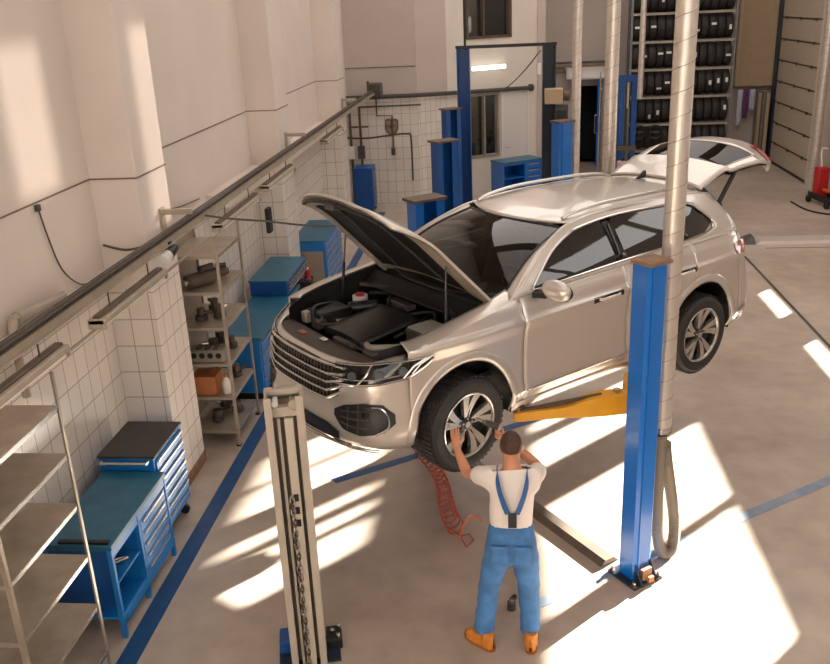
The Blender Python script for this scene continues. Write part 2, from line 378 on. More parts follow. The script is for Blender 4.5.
for k, y in enumerate((2.5, 8.5, 14.5, 20.5)):
    area('ceiling_fill', (2.0, y, ZC-.15), (0, 0, -1), 8.5, 5.0, 95 if y < 10 else 190, (255, 245, 238))  # added soft fill under the ceiling, stronger towards the back
SC.view_settings.view_transform = 'Standard'; SC.view_settings.look = 'None'; SC.view_settings.exposure = .55; SC.view_settings.gamma = 1
# ================================================================ CAR (local: x forward from front axle, y left, z up from tyre bottom)
PAINT = mat('silver_beige_paint', (206, 198, 189), .3, metal=.55, coat=.9)
PAINTIN = mat('silver_inner_paint', (196, 184, 166), .4, metal=.4)
GLASS = glass_mat('tinted_glass', (70, 76, 74), .45, refl=1.3)
WSGLASS = glass_mat('windscreen_glass', (150, 158, 150), .6, refl=.9)
LENS = glass_mat('lamp_lens', (230, 230, 230), .9, refl=.7)
DARKIN = mat('dark_trim', (22, 22, 23), .6)
SEATM = mat('seat_leather', (44, 40, 38), .55)
REDLENS = mat('red_lens', (170, 24, 20), .15, coat=1)
car = thing('car', 'silver-beige five-door SUV raised on the two-post lift with bonnet and tailgate open', 'car', (-.934, 6.888, 1.135), 3.877)

PL = [V(p+(0,)) for p in ((.95,0),(.945,.22),(.915,.45),(.85,.64),(.735,.80),(.56,.90),(.36,.945),(0,.97),(-.6,.968),(-1.3,.968),(-2.2,.972),(-2.9,.982),(-3.4,.965),(-3.68,.90),(-3.86,.75),(-3.94,.5),(-3.965,.25),(-3.97,0))]
TAB = crom(PL, 24)
ARC = [0.]
for i in range(1, len(TAB)): ARC.append(ARC[-1]+(TAB[i]-TAB[i-1]).length)
STOT = ARC[-1]
def plan(s):
    lo, hi = 0, len(ARC)-1
    s = max(0, min(STOT, s))
    while hi-lo > 1:
        m = (lo+hi)//2
        if ARC[m] <= s: lo = m
        else: hi = m
    t = (s-ARC[lo])/(ARC[hi]-ARC[lo]); p = TAB[lo].lerp(TAB[hi], t)
    a, b = TAB[max(lo-3, 0)], TAB[min(hi+3, len(TAB)-1)]; d = (b-a).normalized()
    if s < .02: d = V((0, 1, 0))
    n = V((-d.y, d.x, 0)) if False else V((d.y, -d.x, 0))
    return p, n
SX = {}
def s_of_x(x):
    for i in range(1, len(TAB)):
        if TAB[i].x <= x: 
            t = (TAB[i-1].x-x)/max(1e-6, TAB[i-1].x-TAB[i].x); return lerp(ARC[i-1], ARC[i], t)
    return STOT
def s_of_y(y):     # front part only
    for i in range(1, 200):
        if TAB[i].y >= y: return lerp(ARC[i-1], ARC[i], (y-TAB[i-1].y)/max(1e-6, TAB[i].y-TAB[i-1].y))
def off(s, z):
    side = interp(z, (.25,.34,.42,.50,.60,.80,1.00,1.075,1.10,1.13,1.22,1.285), (-.11,-.075,-.035,-.004,-.022,-.026,-.012,.008,.012,-.014,-.044,-.082))
    front = interp(z, (.28,.36,.44,.55,.66,.80,.92,1.0,1.06), (-.08,-.02,.0,-.005,-.03,-.035,-.055,-.085,-.13))
    rear = interp(z, (.28,.36,.5,.65,.8,.95,1.1,1.28), (-.10,-.03,.0,.0,-.02,-.05,-.06,-.12))
    sf = s_of_x(.45); sr = s_of_x(-3.45)
    wf = 1-smooths((s-(sf-.35))/.5); wr = smooths((s-(sr-.2))/.5)
    return side*(1-wf-wr)+front*wf+rear*wr
def surf(s, z, o=0., sgn=1):
    p, n = plan(s); q = p+n*(off(s, z)+o)
    # wheel arch flare
    return V((q.x, q.y*sgn, z))
def ztop(x):
    return interp(x, (-3.9,-3.4,-2.6,-.6,-.35,.1,.5,.75,.9), (1.30,1.31,1.31,1.285,1.235,1.17,1.105,1.06,1.02))
RA = .478
def zbot(x):
    z = interp(x, (-3.9,-3.45,-3.36,-2.4,-.5,.45,.55,.95), (.42,.36,.36,.36,.36,.30,.33,.40))
    for xc in (0., -2.9):
        if abs(x-xc) < RA: z = max(z, .415+sqrt(RA*RA-(x-xc)**2)*1.06)
    return z
def svals(x0, x1, extra=()):
    # stations along the side between two x values, dense near the arches
    xs = [x0+(x1-x0)*i/26 for i in range(27)]
    for xc in (0., -2.9):
        for k in range(25):
            x = xc+(RA-.0005)*cos(pi*k/24)
            if min(x0, x1) < x < max(x0, x1): xs.append(x)
    xs = sorted(set(xs), reverse=True)
    return [s_of_x(x) for x in xs]
def panel(mb, ss, zb, zt, rows=34, o=0., sgn=1, m=None, lip=True):
    vs = []; fs = []
    n = rows+1
    for s in ss:
        x = plan(s)[0].x; a, b = zb(x), zt(x)
        for j in range(n): vs.append(surf(s, lerp(a, b, j/rows), o, sgn))
        if lip:
            p = surf(s, b, o, sgn); q = surf(s, a, o, sgn)
    for i in range(len(ss)-1):
        for j in range(rows): fs.append((i*n+j, (i+1)*n+j, (i+1)*n+j+1, i*n+j+1))
    mb.add(vs, fs, m)
def car_part(mb, name, m, parent=car, solid=.012, **k):
    return mb.build(name, m, parent, solid=solid, **k)
G = .004
for sg in (1, -1):
    # fender with turned-in top edge
    mb = MB(); ss = svals(.50, -.60+G)
    panel(mb, ss, zbot, ztop, sgn=sg)
    def ftop(a, b):
        s = ss[int(round(a*(len(ss)-1)))]; p, n = plan(s); z = ztop(p.x); e = off(s, z)
        q = p+n*(e-.15*b); return V((q.x, q.y*sg, z+.028*sin(b*pi/2)))
    mb.grid(ftop, len(ss)-1, 5)
    car_part(mb, 'fender', PAINT)
    mb = MB(); panel(mb, svals(-.60-G, -1.83+G), zbot, ztop, sgn=sg); fd = car_part(mb, 'front_door', PAINT)
    mb = MB(); panel(mb, svals(-1.83-G, -2.74+G), zbot, ztop, sgn=sg); rd = car_part(mb, 'rear_door', PAINT)
    mb = MB(); panel(mb, svals(-2.74-G, -3.50), zbot, ztop, sgn=sg); car_part(mb, 'quarter_panel', PAINT)
    for pr, x0, x1 in ((fd, -1.43, -1.68), (rd, -2.42, -2.67)):
        mb = MB(); mb.tube([surf(s_of_x(lerp(x0, x1, t)), 1.085+.012*sin(pi*t), .004+.042*sin(pi*t)**.5, sg) for t in [i/10 for i in range(11)]], .014, PAINT, 8)
        mb.build('door_handle', None, pr)
        mb = MB(); mb.grid(lambda a, b: surf(s_of_x(lerp(x0+.06, x1-.06, a)), 1.06+.05*b, .0035, sg), 6, 2, BLACK); mb.build('handle_recess', None, pr)
    # sill strip, arch lips
    mb = MB(); ss2 = svals(-.47, -2.43)
    mb.grid(lambda a, b: surf(s_of_x(lerp(-.47, -2.43, a)), .30+.11*b, .012-.02*abs(b-.5), sg), 20, 4, PAINT)
    mb.grid(lambda a, b: surf(s_of_x(lerp(-.62, -2.40, a)), .485+.018*b, .006, sg), 20, 1, STEEL)
    mb.build('sill_trim', None, car, solid=.006)
    for xc in (0., -2.9):
        mb = MB()
        def lipf(a, b):
            t = lerp(-.12, pi+.12, a); r = RA-.012+.075*b
            x = xc+r*cos(t); z = .415+r*1.06*sin(t)
            s = s_of_x(x); q = surf(s, z, .012*sin(pi*min(1, b*1.15))+.004, sg); return q
        mb.grid(lipf, 40, 5, PAINT); mb.build('wheel_arch_trim', None, car, solid=.01)
        # wheel well
        mb = MB(); r = RA+.0
        mb.grid(lambda a, b: (xc+r*cos(pi*a*1.1-.157), sg*(.93-.48*b), .415+r*1.05*sin(pi*a*1.1-.157)), 24, 3, BLACK)
        mb.grid(lambda a, b: (xc+r*b*cos(pi*a*1.1-.157), sg*.46, .415+r*1.05*b*sin(pi*a*1.1-.157)), 24, 2, BLACK)
        mb.build('wheel_well', None, car)
# ---- front bumper and nose
mb = MB()
NF = 40
sfe = s_of_x(.50)
def bump(a, b):
    s = abs(2*a-1)*(sfe-G); sg = 1 if a > .5 else -1
    x = plan(s)[0].x; z = lerp(zbot(x), interp(x, (.3,.55,.75,.9), (1.06,1.03,1.0,.985)), b)
    return surf(s, z, 0, sg)
mb.grid(bump, 60, 16, PAINT)
mb.grid(lambda a, b: bump(a, 1)+V((-.06*b, -.10*b*smooths((abs(2*a-1)-.55)/.45)*(1 if a > .5 else -1), .014*sin(b*pi/2))), 60, 3, PAINT)
bumper = car_part(mb, 'front_bumper', None)
def patch(mb, y0, y1, zlo, zhi, o, m, nu=14, nv=4, sg=1):
    s0, s1 = s_of_y(y0) if y0 > 0 else 0, s_of_y(y1)
    def f(a, b):
        s = lerp(s0, s1, a); y = plan(s)[0].y
        return surf(s, lerp(zlo(y), zhi(y), b), o, sg)
    mb.grid(f, nu, nv, m)
# grille
GZ0 = lambda y: interp(y, (0,.42,.60,.75,.9), (.70,.70,.80,.86,.88))
GZ1 = lambda y: interp(y, (0,.5,.75,.93), (.975,.985,1.0,1.01))
mb = MB()
for sg in (1, -1): patch(mb, 0, .52, GZ0, GZ1, .006, BLACKG, sg=sg)
gr = mb.build('grille', None, car)
for k in range(5):
    t = (k+.0)/4
    mb = MB()
    pts = []
    for i in range(-24, 25):
        y = abs(i)/24*.56; s = s_of_y(y) if y > 0 else 0
        z = lerp(interp(y, (0, .40, .56), (.71, .71, .80)), .97, t)
        pts.append(surf(s, z, .018, 1 if i >= 0 else -1))
    mb.tube(pts, .0125, CHROME, 6); mb.build('grille_bar', None, gr)
mb = MB()
for i in range(-10, 11):
    y = abs(i)/10*.44; s = s_of_y(y) if y > 0 else 0; sg = 1 if i >= 0 else -1
    mb.beam(surf(s, .72, .010, sg), surf(s, .96, .010, sg), .012, .012, GREYDARK)
mb.build('grille_fins', None, gr)
for sg in (1, -1):
    sa, sb = s_of_y(.46), s_of_x(.31)
    hz0 = lambda t: interp(t, (0,.25,.5,.75,.92,1), (.845,.85,.87,.905,.98,1.04)); hz1 = lambda t: interp(t, (0,.4,.75,1), (1.0,1.02,1.045,1.065))
    def HP(t, f, o): return surf(lerp(sa, sb, t), lerp(hz0(t), hz1(t), f), o, sg)
    mb = MB(); mb.grid(lambda a, b: HP(a, b, .008), 30, 6, BLACKG); hl = mb.build('headlamp', None, car)
    for tt in (.22, .50, .72):
        c = HP(tt, .45, .004); p, n = plan(lerp(sa, sb, tt)); nn = V((n.x, n.y*sg, .1)).normalized()
        mb = MB(); mb.cyl(c-nn*.01, c+nn*.012, .036, GREYDARK, 18); mb.cyl(c+nn*.012, c+nn*.016, .030, mat('projector_lens', (90, 96, 100), .05, coat=1), 18); mb.build('projector', None, hl)
    mb = MB()
    mb.tube([HP(i/20, .06, .014) for i in range(21)], .009, CHROME, 6); mb.tube([HP(i/20, .30, .013) for i in range(15)], .005, STEEL, 6); mb.tube([HP(i/20, .95, .012) for i in range(21)], .006, STEEL, 6)
    mb.tube([HP(t, f, .013) for t, f in ((.28, .1), (.36, .5), (.42, .95))], .008, CHROME, 6); mb.tube([HP(t, f, .013) for t, f in ((.72, .1), (.82, .55), (.93, .9))], .010, STEEL, 6); mb.tube([HP(t, f, .013) for t, f in ((.80, .12), (.88, .5), (.97, .9))], .007, STEEL, 6)
    mb.build('light_strip', None, hl)
    # fog intake
    fz0 = lambda y: interp(y, (.45,.56,.70,.83,.875), (.62,.50,.47,.50,.57)); fz1 = lambda y: interp(y, (.45,.56,.72,.83,.875), (.63,.69,.725,.72,.64))
    mb = MB(); patch(mb, .47, .875, fz0, fz1, .007, BLACK, 18, 5, sg); fg = mb.build('air_intake', None, car)
    mb = MB()
    for t in (.25, .5, .75): mb.tube([surf(s_of_y(y), lerp(fz0(y), fz1(y), t), .012, sg) for y in (.54,.6,.66,.72,.76)], .006, GREYDARK, 6)
    for y in (.60, .68): mb.beam(surf(s_of_y(y), fz0(y)+.01, .012, sg), surf(s_of_y(y), fz1(y)-.01, .012, sg), .008, .008, GREYDARK)
    mb.build('intake_grid', None, fg)
    mb = MB(); mb.tube([surf(s_of_y(y), z, .014, sg) for y, z in ((.77,.70),(.825,.69),(.85,.62),(.845,.54),(.79,.49))], .009, CHROME, 6, smooth=4); mb.build('chrome_accent', None, fg)
# lower intake and splitter
mb = MB()
for sg in (1, -1): patch(mb, 0, .52, lambda y: .40, lambda y: interp(y, (0,.4,.52), (.53,.52,.47)), .006, BLACK, sg=sg)
mb.build('lower_intake', None, car)
mb = MB(); pts = []
for i in range(-20, 21):
    y = abs(i)/20*.80; s = s_of_y(y) if y > 0 else 0; pts.append(surf(s, interp(y, (0,.5,.8), (.385,.38,.345)), .02, 1 if i >= 0 else -1))
mb.tube(pts, .014, STEEL, 8); mb.build('splitter_strip', None, car)
# ---- underbody and inner shell
mb = MB(); mb.bb((-.45, -.80, .30), (-2.42, .80, .36), BLACK); mb.bb((-3.6, -.62, .36), (-2.4, .62, .44), BLACK); mb.bb((-.45, -.45, .28), (.80, .45, .36), BLACK)
mb.bb((-.62, -.86, .36), (-2.40, -.82, 1.22), BLACK); mb.bb((-.62, .82, .36), (-2.40, .86, 1.22), BLACK); mb.bb((-2.40, -.84, .95), (-3.35, -.80, 1.2), BLACK); mb.bb((-2.40, .80, .95), (-3.35, .84, 1.2), BLACK)
mb.bb((-2.3, -.8, .8), (-3.6, .8, .86), BLACK); mb.cyl((-2.9, -.75, .385), (-2.9, .75, .385), .05, GREYDARK); mb.cyl((0, -.75, .385), (0, .75, .385), .05, GREYDARK)
mb.build('underbody', None, car)
# ---- rear bumper, tail lamps
mb = MB(); s0 = s_of_x(-3.50)+G
def rb(a, b):
    s = lerp(s0, STOT-.0, 1-abs(2*a-1)); sg = 1 if a < .5 else -1; x = plan(s)[0].x
    return surf(s, lerp(zbot(x), interp(s, (s0, s0+.25, s0+.5), (1.30, 1.0, .80)), b), 0, sg)
mb.grid(rb, 60, 10, PAINT); mb.grid(lambda a, b: rb(a, 1)+V((.12*b, 0, 0)), 60, 2, PAINT); car_part(mb, 'rear_bumper', None)
for sg in (1, -1):
    mb = MB(); mb.grid(lambda a, b: surf(lerp(s0-.14, s0+.20, a), lerp(1.05+.05*(1-a), 1.19, b), .008, sg), 10, 4, REDLENS); mb.build('tail_lamp', None, car)
    mb = MB(); mb.grid(lambda a, b: surf(lerp(s0-.02, s0+.16, a), lerp(.40, .50, b)+.04*a, .008, sg), 6, 3, STEEL); mb.build('rear_reflector', None, car)
# ---- greenhouse
ZR = lambda x: interp(x, (-3.6,-3.3,-2.8,-2.0,-1.45,-1.2), (1.60,1.655,1.70,1.725,1.695,1.64))
def side3(x, z, o=0, sg=1):
    t = (z-1.285)/(.42); y = .897-.275*max(0, t)**1.12 if t > 0 else .897
    if x < -2.9: y -= .10*((-2.9-x)/.7)**2
    return V((x, sg*(y+o), z))
OUT = [(-.50,1.27),(-.66,1.36),(-1.0,1.555),(-1.28,1.665),(-1.5,1.70),(-2.0,1.728),(-2.8,1.702),(-3.25,1.665),(-3.36,1.60),(-3.56,1.31),(-3.3,1.285),(-2.6,1.285),(-1.8,1.285),(-1.2,1.28),(-.8,1.275)]
INN = [(-.76,1.305),(-.82,1.36),(-1.08,1.52),(-1.33,1.61),(-1.52,1.645),(-2.0,1.668),(-2.75,1.64),(-2.96,1.60),(-3.03,1.55),(-3.16,1.42),(-3.0,1.355),(-2.6,1.335),(-1.8,1.325),(-1.2,1.312),(-.9,1.305)]
def dlo_lo(x): return interp(-x, (.76,1.2,1.8,2.6,3.0,3.16), (1.305,1.312,1.325,1.335,1.355,1.42))
def dlo_hi(x): return interp(-x, (.76,.82,1.08,1.33,1.52,2.0,2.75,2.96,3.03,3.16), (1.306,1.36,1.52,1.61,1.645,1.668,1.64,1.60,1.55,1.421))
for sg in (1, -1):
    mb = MB(); n = len(OUT); K = 5; N = n*4
    oo = crom([V((*p, 0)) for p in OUT], 4, True); ii = crom([V((*p, 0)) for p in INN], 4, True)
    vs = [side3(*(oo[i].lerp(ii[i], j/K))[:2], sg=sg) for i in range(N) for j in range(K+1)]
    fs = [(i*(K+1)+j, ((i+1) % N)*(K+1)+j, ((i+1) % N)*(K+1)+j+1, i*(K+1)+j+1) for i in range(N) for j in range(K)]
    mb.add(vs, fs, PAINT); car_part(mb, 'window_surround', None, solid=.02)
    mb = MB(); mb.tube([side3(p.x, p.y, .006, sg) for p in ii], .010, CHROME, 6, closed=True); mb.build('chrome_window_trim', None, car)
    for nm, xa, xb in (('front_side_window', -.80, -1.77), ('rear_side_window', -1.89, -2.68), ('quarter_window', -2.74, -3.14)):
        mb = MB(); mb.grid(lambda a, b: side3(lerp(xa, xb, a), lerp(dlo_lo(lerp(xa, xb, a)), dlo_hi(lerp(xa, xb, a)), b), -.008, sg), 24, 6, GLASS); mb.build(nm, None, car)
    for xa, xb in ((-1.77, -1.89), (-2.68, -2.74)):
        mb = MB(); mb.grid(lambda a, b: side3(lerp(xa, xb, a), lerp(dlo_lo(xa), dlo_hi(xa), b), -.002, sg), 2, 6, BLACKG); mb.build('window_pillar', None, car, solid=.03)
    # roof rail
    mb = MB(); mb.tube([(x, sg*interp(-x, (1.4, 2.2, 3.2), (.545, .575, .535)), ZR(x)+h) for x, h in ((-1.42,.02),(-1.55,.042),(-1.9,.05),(-2.4,.05),(-2.8,.05),(-3.1,.045),(-3.22,.02))], .017, STEEL, 8, smooth=5); mb.build('roof_rail', None, car)
    # mirror
    mb = MB(); mb.ell((-.80, sg*1.10, 1.335), (.075, .145, .085), PAINT, 20, 12); mb.ell((-.83, sg*1.10, 1.32), (.06, .14, .08), BLACKG, 18, 10)
    mb.beam((-.76, sg*.90, 1.27), (-.79, sg*1.02, 1.285), .08, .045, BLACK); mb.build('wing_mirror', None, car)
# roof
def roof(a, b):
    x = lerp(-1.22, -3.28, a); v = 2*b-1
    if a < .12: x += -.20*abs(v)**2*(1-a/.12)
    yw = interp(-x, (1.2,1.6,2.4,3.3), (.60,.625,.632,.585)); y = v*yw
    zc = interp(-x, (1.2,1.5,2.0,2.6,3.0,3.3), (1.682,1.735,1.768,1.765,1.748,1.72))
    return V((x, y, lerp(zc, ZR(x)-.002, abs(v)**2.6)))
mb = MB(); mb.grid(roof, 40, 24, PAINT); car_part(mb, 'roof', None, solid=.02)
mb = MB(); mb.prism([(0, 0), (.15, 0), (.02, .075), (0, .07)], .03, BLACK, Matrix.Translation((-3.15, .015, 1.742)) @ Matrix.Rotation(radians(90), 4, 'X')); mb.build('roof_antenna', None, car, bevel=.008)
# windscreen
def ws(a, b):
    v = 2*b-1
    base = V((-.33-.22*abs(v)**2.2, v*.765, 1.245+.03*abs(v)**2)); top = V((-1.20-.17*abs(v)**2, v*.585, 1.680-.035*abs(v)**2.5))
    p = base.lerp(top, a); p += V((.03, 0, .05))*sin(pi*a); return p
mb = MB(); mb.grid(ws, 16, 24, WSGLASS); mb.build('windscreen', None, car)
mb = MB(); E = [ws(0, i/24) for i in range(25)]; mb.tube(E, .012, BLACK, 6); mb.tube([ws(1, i/24) for i in range(25)], .010, BLACK, 6)
for b in (0, 1): mb.tube([ws(i/12, b) for i in range(13)], .012, BLACK, 6)
mb.build('windscreen_seal', None, car)
for b, sg in ((0, -1), (1, 1)):
    mb = MB()
    def ap(a, c):
        p = ws(a, b); q = side3(lerp(-.50, -1.36, a), lerp(1.27, 1.685, a**.85), .0, sg); return p.lerp(q, c)+V((0, sg*.012, .012))*sin(pi*c)
    mb.grid(ap, 14, 5, PAINT); mb.build('windscreen_pillar', None, car, solid=.02)
# cabin
mb = MB()
mb.grid(lambda a, b: (lerp(-.5, -.95, a), lerp(-.76, .76, b), 1.20+.06*sin(pi*min(1, a*1.2))-.25*max(0, a-.8)*2), 8, 10, DARKIN); mb.bb((-.9, -.76, .75), (-.6, .76, 1.15), DARKIN); mb.build('dashboard', None, car)
mb = MB(); mb.tube([V((-1.02, .38, 1.17))+V((-.06*sin(t)*0+.07*cos(t)*.5, .185*sin(t), .175*cos(t))) for t in [2*pi*i/24 for i in range(24)]], .016, BLACK, 8, closed=True); mb.box((-1.0, .38, 1.17), (.05, .16, .12), BLACK); mb.build('steering_wheel', None, car)
for y in (.38, -.38):
    mb = MB(); mb.box((-1.35, y, .86), (.52, .52, .18), SEATM); mb.box((-1.66, y, 1.16), (.16, .5, .62), SEATM, R=Matrix.Rotation(radians(-16), 3, 'Y')); mb.box((-1.76, y, 1.53), (.10, .28, .19), SEATM, R=Matrix.Rotation(radians(-10), 3, 'Y')); mb.build('front_seat', None, car, bevel=.05)
mb = MB(); mb.box((-2.35, 0, .88), (.5, 1.36, .18), SEATM); mb.box((-2.66, 0, 1.17), (.16, 1.36, .58), SEATM, R=Matrix.Rotation(radians(-18), 3, 'Y'))
for y in (-.42, 0, .42): mb.box((-2.77, y, 1.5), (.09, .26, .16), SEATM)
mb.build('rear_bench', None, car, bevel=.04)
mb = MB(); mb.bb((-.6, -.8, .45), (-3.5, .8, .5), DARKIN); mb.build('cabin_floor', None, car)
mb = MB(); mb.box((-1.32, 0, 1.575), (.03, .24, .07), BLACK); mb.cyl((-1.28, 0, 1.6), (-1.27, 0, 1.66), .012, BLACK); mb.build('rear_view_mirror', None, car, bevel=.01)
# ---- tailgate (open, nearly level)
def gate(a, b):
    v = 2*b-1; w = interp(a, (0,.22,.32,.7,.88,1), (.58,.575,.60,.70,.70,.64))
    x = interp(a, (0,.15,.28,.32,.7,.86,1), (-3.30,-3.50,-3.68,-3.70,-4.16,-4.36,-4.46)); x += .16*abs(v)**3*smooths((a-.3)/.7)+.10*abs(v)**3*(1-smooths(a*3))*.3
    z = interp(a, (0,.15,.28,.33,.7,.86,1), (1.735,1.82,1.885,1.86,1.99,2.0,1.90)); z -= (.05+.13*smooths((a-.3)/.7))*abs(v)**2.4
    return V((x, v*w, z))
mb = MB(); mb.grid(lambda a, b: gate(a*.30, b), 12, 20, PAINT); mb.grid(lambda a, b: gate(.68+.32*a, b), 14, 20, PAINT)
for b0, b1 in ((0, .09), (.91, 1)): mb.grid(lambda a, b: gate(.28+.42*a, lerp(b0, b1, b)), 10, 3, PAINT)
tg = car_part(mb, 'tailgate', None, solid=.03)
mb = MB(); mb.grid(lambda a, b: gate(.29+.40*a, .085+.83*b)+V((0, 0, -.004)), 12, 18, glass_mat('rear_tinted_glass', (60, 66, 66), .3, refl=.5)); mb.build('rear_window', None, tg)
mb = MB(); mb.grid(lambda a, b: gate(.05+.9*a, .04+.92*b)+V((0, 0, -.075)), 12, 14, DARKIN); mb.build('inner_trim', None, tg)
for sg, b0, b1 in ((1, .80, 1.0), (-1, .0, .2)):
    mb = MB(); mb.grid(lambda a, b: gate(.80+.10*a, lerp(b0, b1, b))+V((0, 0, .008)), 5, 8, REDLENS); mb.build('tail_lamp', None, tg)
    mb = MB(); gp = gate(.46, .5+sg*.44)+V((0, 0, -.05)); mb.cyl((-3.42, sg*.64, 1.45), gp, .022, BLACK); mb.cyl((-3.36, sg*.65, 1.40), (-3.5, sg*.64, 1.51), .03, BLACK); mb.build('gas_strut', None, tg)
mb = MB(); mb.tube([gate(.97, .3+.4*i/8)+V((0, 0, -.02)) for i in range(9)], .015, STEEL, 6); mb.build('tailgate_handle', None, tg)
mb = MB(); mb.tube([side3(-3.3, 1.68, -.05, 1), side3(-3.52, 1.36, -.06, 1), (-3.62, .66, 1.0), (-3.70, .45, .85), (-3.72, -.45, .85), (-3.62, -.66, 1.0), side3(-3.52, 1.36, -.06, -1), side3(-3.3, 1.68, -.05, -1)], .03, BLACK, 8, smooth=4); mb.build('tailgate_seal', None, car)
# ---- bonnet (open)
HA = radians(46)
def hood(u, v, o=0.):
    L = 1.27; x = u*L; w = .80-.05*u-.10*max(0, u-.72)**1.5/.15
    x -= .20*abs(v)**2.4*max(0, u-.3)/.7
    x -= .10*abs(v)**2*(1-u)
    z = .055*(1-abs(v)**2.2)*(1-.3*u)-.09*max(0, u-.62)**2/.14+.012*smooths((abs(v)-.45)/.2)+o
    c, s_ = cos(HA), sin(HA)
    return V((-.40+x*c-z*s_, v*w, 1.262+x*s_+z*c))
mb = MB(); mb.grid(lambda a, b: hood(a, 2*b-1), 24, 24, PAINT); hd = car_part(mb, 'bonnet', None, solid=.022)
mb = MB()
def ring(o0, o1, m):
    def f(a, b):
        t = a*4; k = int(min(t, 3.999)); t -= k
        u0, u1, v0 = lerp(.02, .10, b), lerp(.985, .86, b), lerp(.985, .76, b)
        c = [(u0, -v0), (u1, -v0), (u1, v0), (u0, v0)]; p, q = c[k], c[(k+1) % 4]
        return hood(lerp(p[0], q[0], t), lerp(p[1], q[1], t), lerp(o0, o1, sin(b*pi/2)))
    mb.grid(f, 80, 5, m)
ring(-.03, -.055, PAINTIN); mb.build('bonnet_frame', None, hd)
mb = MB(); mb.grid(lambda a, b: hood(.08+.79*a, (2*b-1)*.78, -.046), 16, 18, DARKIN); mb.build('insulation_pad', None, hd)
mb = MB()
for v0 in (-.42, .42): mb.tube([hood(.12+.7*i/8, v0*(1-.3*i/8), -.052) for i in range(9)], .012, GREYDARK, 6)
mb.build('pad_rib', None, hd)
mb = MB(); mb.tube([hood(.955, (2*i/12-1)*.8, -.06) for i in range(13)], .016, BLACK, 6); mb.box(hood(.93, 0, -.07), (.09, .12, .05), GREYDARK); mb.build('bonnet_latch', None, hd)
for sg in (1, -1):
    p = hood(.46, sg*.90, -.05); q = V((.02, sg*.74, 1.06))
    mb = MB(); mb.cyl(q, q.lerp(p, .55), .013, BLACK); mb.cyl(q.lerp(p, .5), p, .007, GREYDARK); mb.build('bonnet_strut', None, car)
    mb = MB(); mb.beam((-.44, sg*.72, 1.20), hood(.05, sg*.9, -.04), .05, .02, PAINTIN); mb.build('bonnet_hinge', None, car)
# ---- engine bay
mb = MB()
mb.bb((-.42, -.74, .62), (.80, .74, .66), BLACK); mb.bb((-.46, -.76, .62), (-.42, .76, 1.19), BLACK)
for sg in (1, -1): mb.grid(lambda a, b: (lerp(-.45, .60, a), sg*lerp(interp(lerp(-.45, .60, a), (-.45,.2,.4,.6), (.80,.79,.76,.68)), .66, b), lerp(ztop(lerp(-.45, .60, a))+.0, .66, b)), 12, 3, BLACK)
mb.build('engine_bay', None, car)
mb = MB(); mb.grid(lambda a, b: (lerp(-.50, -.18, a), lerp(-.74, .74, b), 1.225-.07*a-.03*sin(pi*a*3)), 8, 10, DARKIN); mb.build('cowl_panel', None, car, solid=.02)
mb = MB(); mb.grid(lambda a, b: (interp(a, (0,.05,.95,1), (.49,.50,-.10,-.11)), lerp(-.30, .26, b), interp(a, (0,.05,.95,1), (.85,.985,1.06,.9))+.02*sin(pi*b)), 12, 8, mat('engine_cover_plastic', (38, 38, 38), .38)); mb.build('engine_cover', None, car, solid=.03)
mb = MB()
def slam(a, b):
    v = 2*a-1; x = lerp(.885-.16*abs(v)**2.2, .60-.02*abs(v), b); return V((x, v*.66, .985+.012*sin(pi*b)))
mb.grid(slam, 24, 6, mat('slam_panel_plastic', (62, 54, 48), .42)); mb.build('radiator_cover', None, car, solid=.02)
mb = MB(); mb.box((.70, -.28, 1.004), (.05, .09, .006), ORANGEC); mb.box((.66, -.02, 1.004), (.04, .07, .006), WHITE); mb.build('warning_sticker', None, car)
mb = MB(); mb.box((.02, .50, 1.0), (.26, .22, .16), GREYDARK); mb.box((.02, .50, 1.085), (.24, .20, .02), mat('light_grey_lid', (150, 146, 138), .5)); mb.build('battery_box', None, car, bevel=.015)
mb = MB(); mb.box((.30, -.52, .98), (.32, .26, .16), BLACK); mb.cyl((.12, -.5, 1.02), (-.1, -.34, 1.03), .05, BLACK); mb.build('air_filter_box', None, car, bevel=.02)
mb = MB(); mb.cyl((-.22, .56, .95), (-.22, .56, 1.07), .075, BLACK, 18); mb.cyl((-.22, .56, 1.07), (-.22, .56, 1.10), .04, mat('blue_cap', (22, 84, 160), .4), 14); mb.build('fluid_reservoir', None, car)
mb = MB(); mb.cyl((-.05, -.56, .98), (-.05, -.56, 1.08), .07, WHITE, 16); mb.cyl((-.05, -.56, 1.08), (-.05, -.56, 1.1), .04, REDP, 12); mb.build('coolant_tank', None, car)
mb = MB(); mb.tube([(.45, .28, .98), (.50, .42, 1.01), (.38, .56, 1.02), (.24, .60, 1.0)], .026, mat('grey_hose', (150, 144, 134), .4), 10, smooth=6); mb.build('intake_hose', None, car)
mb = MB(); mb.tube([(-.15, -.70, 1.13), (-.30, -.30, 1.14), (-.32, 0, 1.15), (-.30, .35, 1.14), (-.12, .70, 1.12)], .018, GREYDARK, 8, smooth=5); mb.build('strut_brace', None, car)
for pts in ([(.4, -.3, .99), (.5, -.4, 1.0), (.42, -.55, 1.08), (.2, -.62, 1.05)], [(-.1, .1, 1.05), (-.2, .3, 1.1), (-.1, .45, 1.06)], [(.52, .0, .97), (.56, .2, .99), (.5, .35, .97), (.3, .36, .96)], [(.2, .3, .98), (.0, .34, 1.05), (-.15, .3, 1.08)], [(-.1, -.2, 1.06), (-.22, -.35, 1.1), (-.15, -.55, 1.08)]):
    mb = MB(); mb.tube(pts, .016, BLACK if random.random() < .7 else GREYDARK, 8, smooth=6); mb.build('engine_hose', None, car)
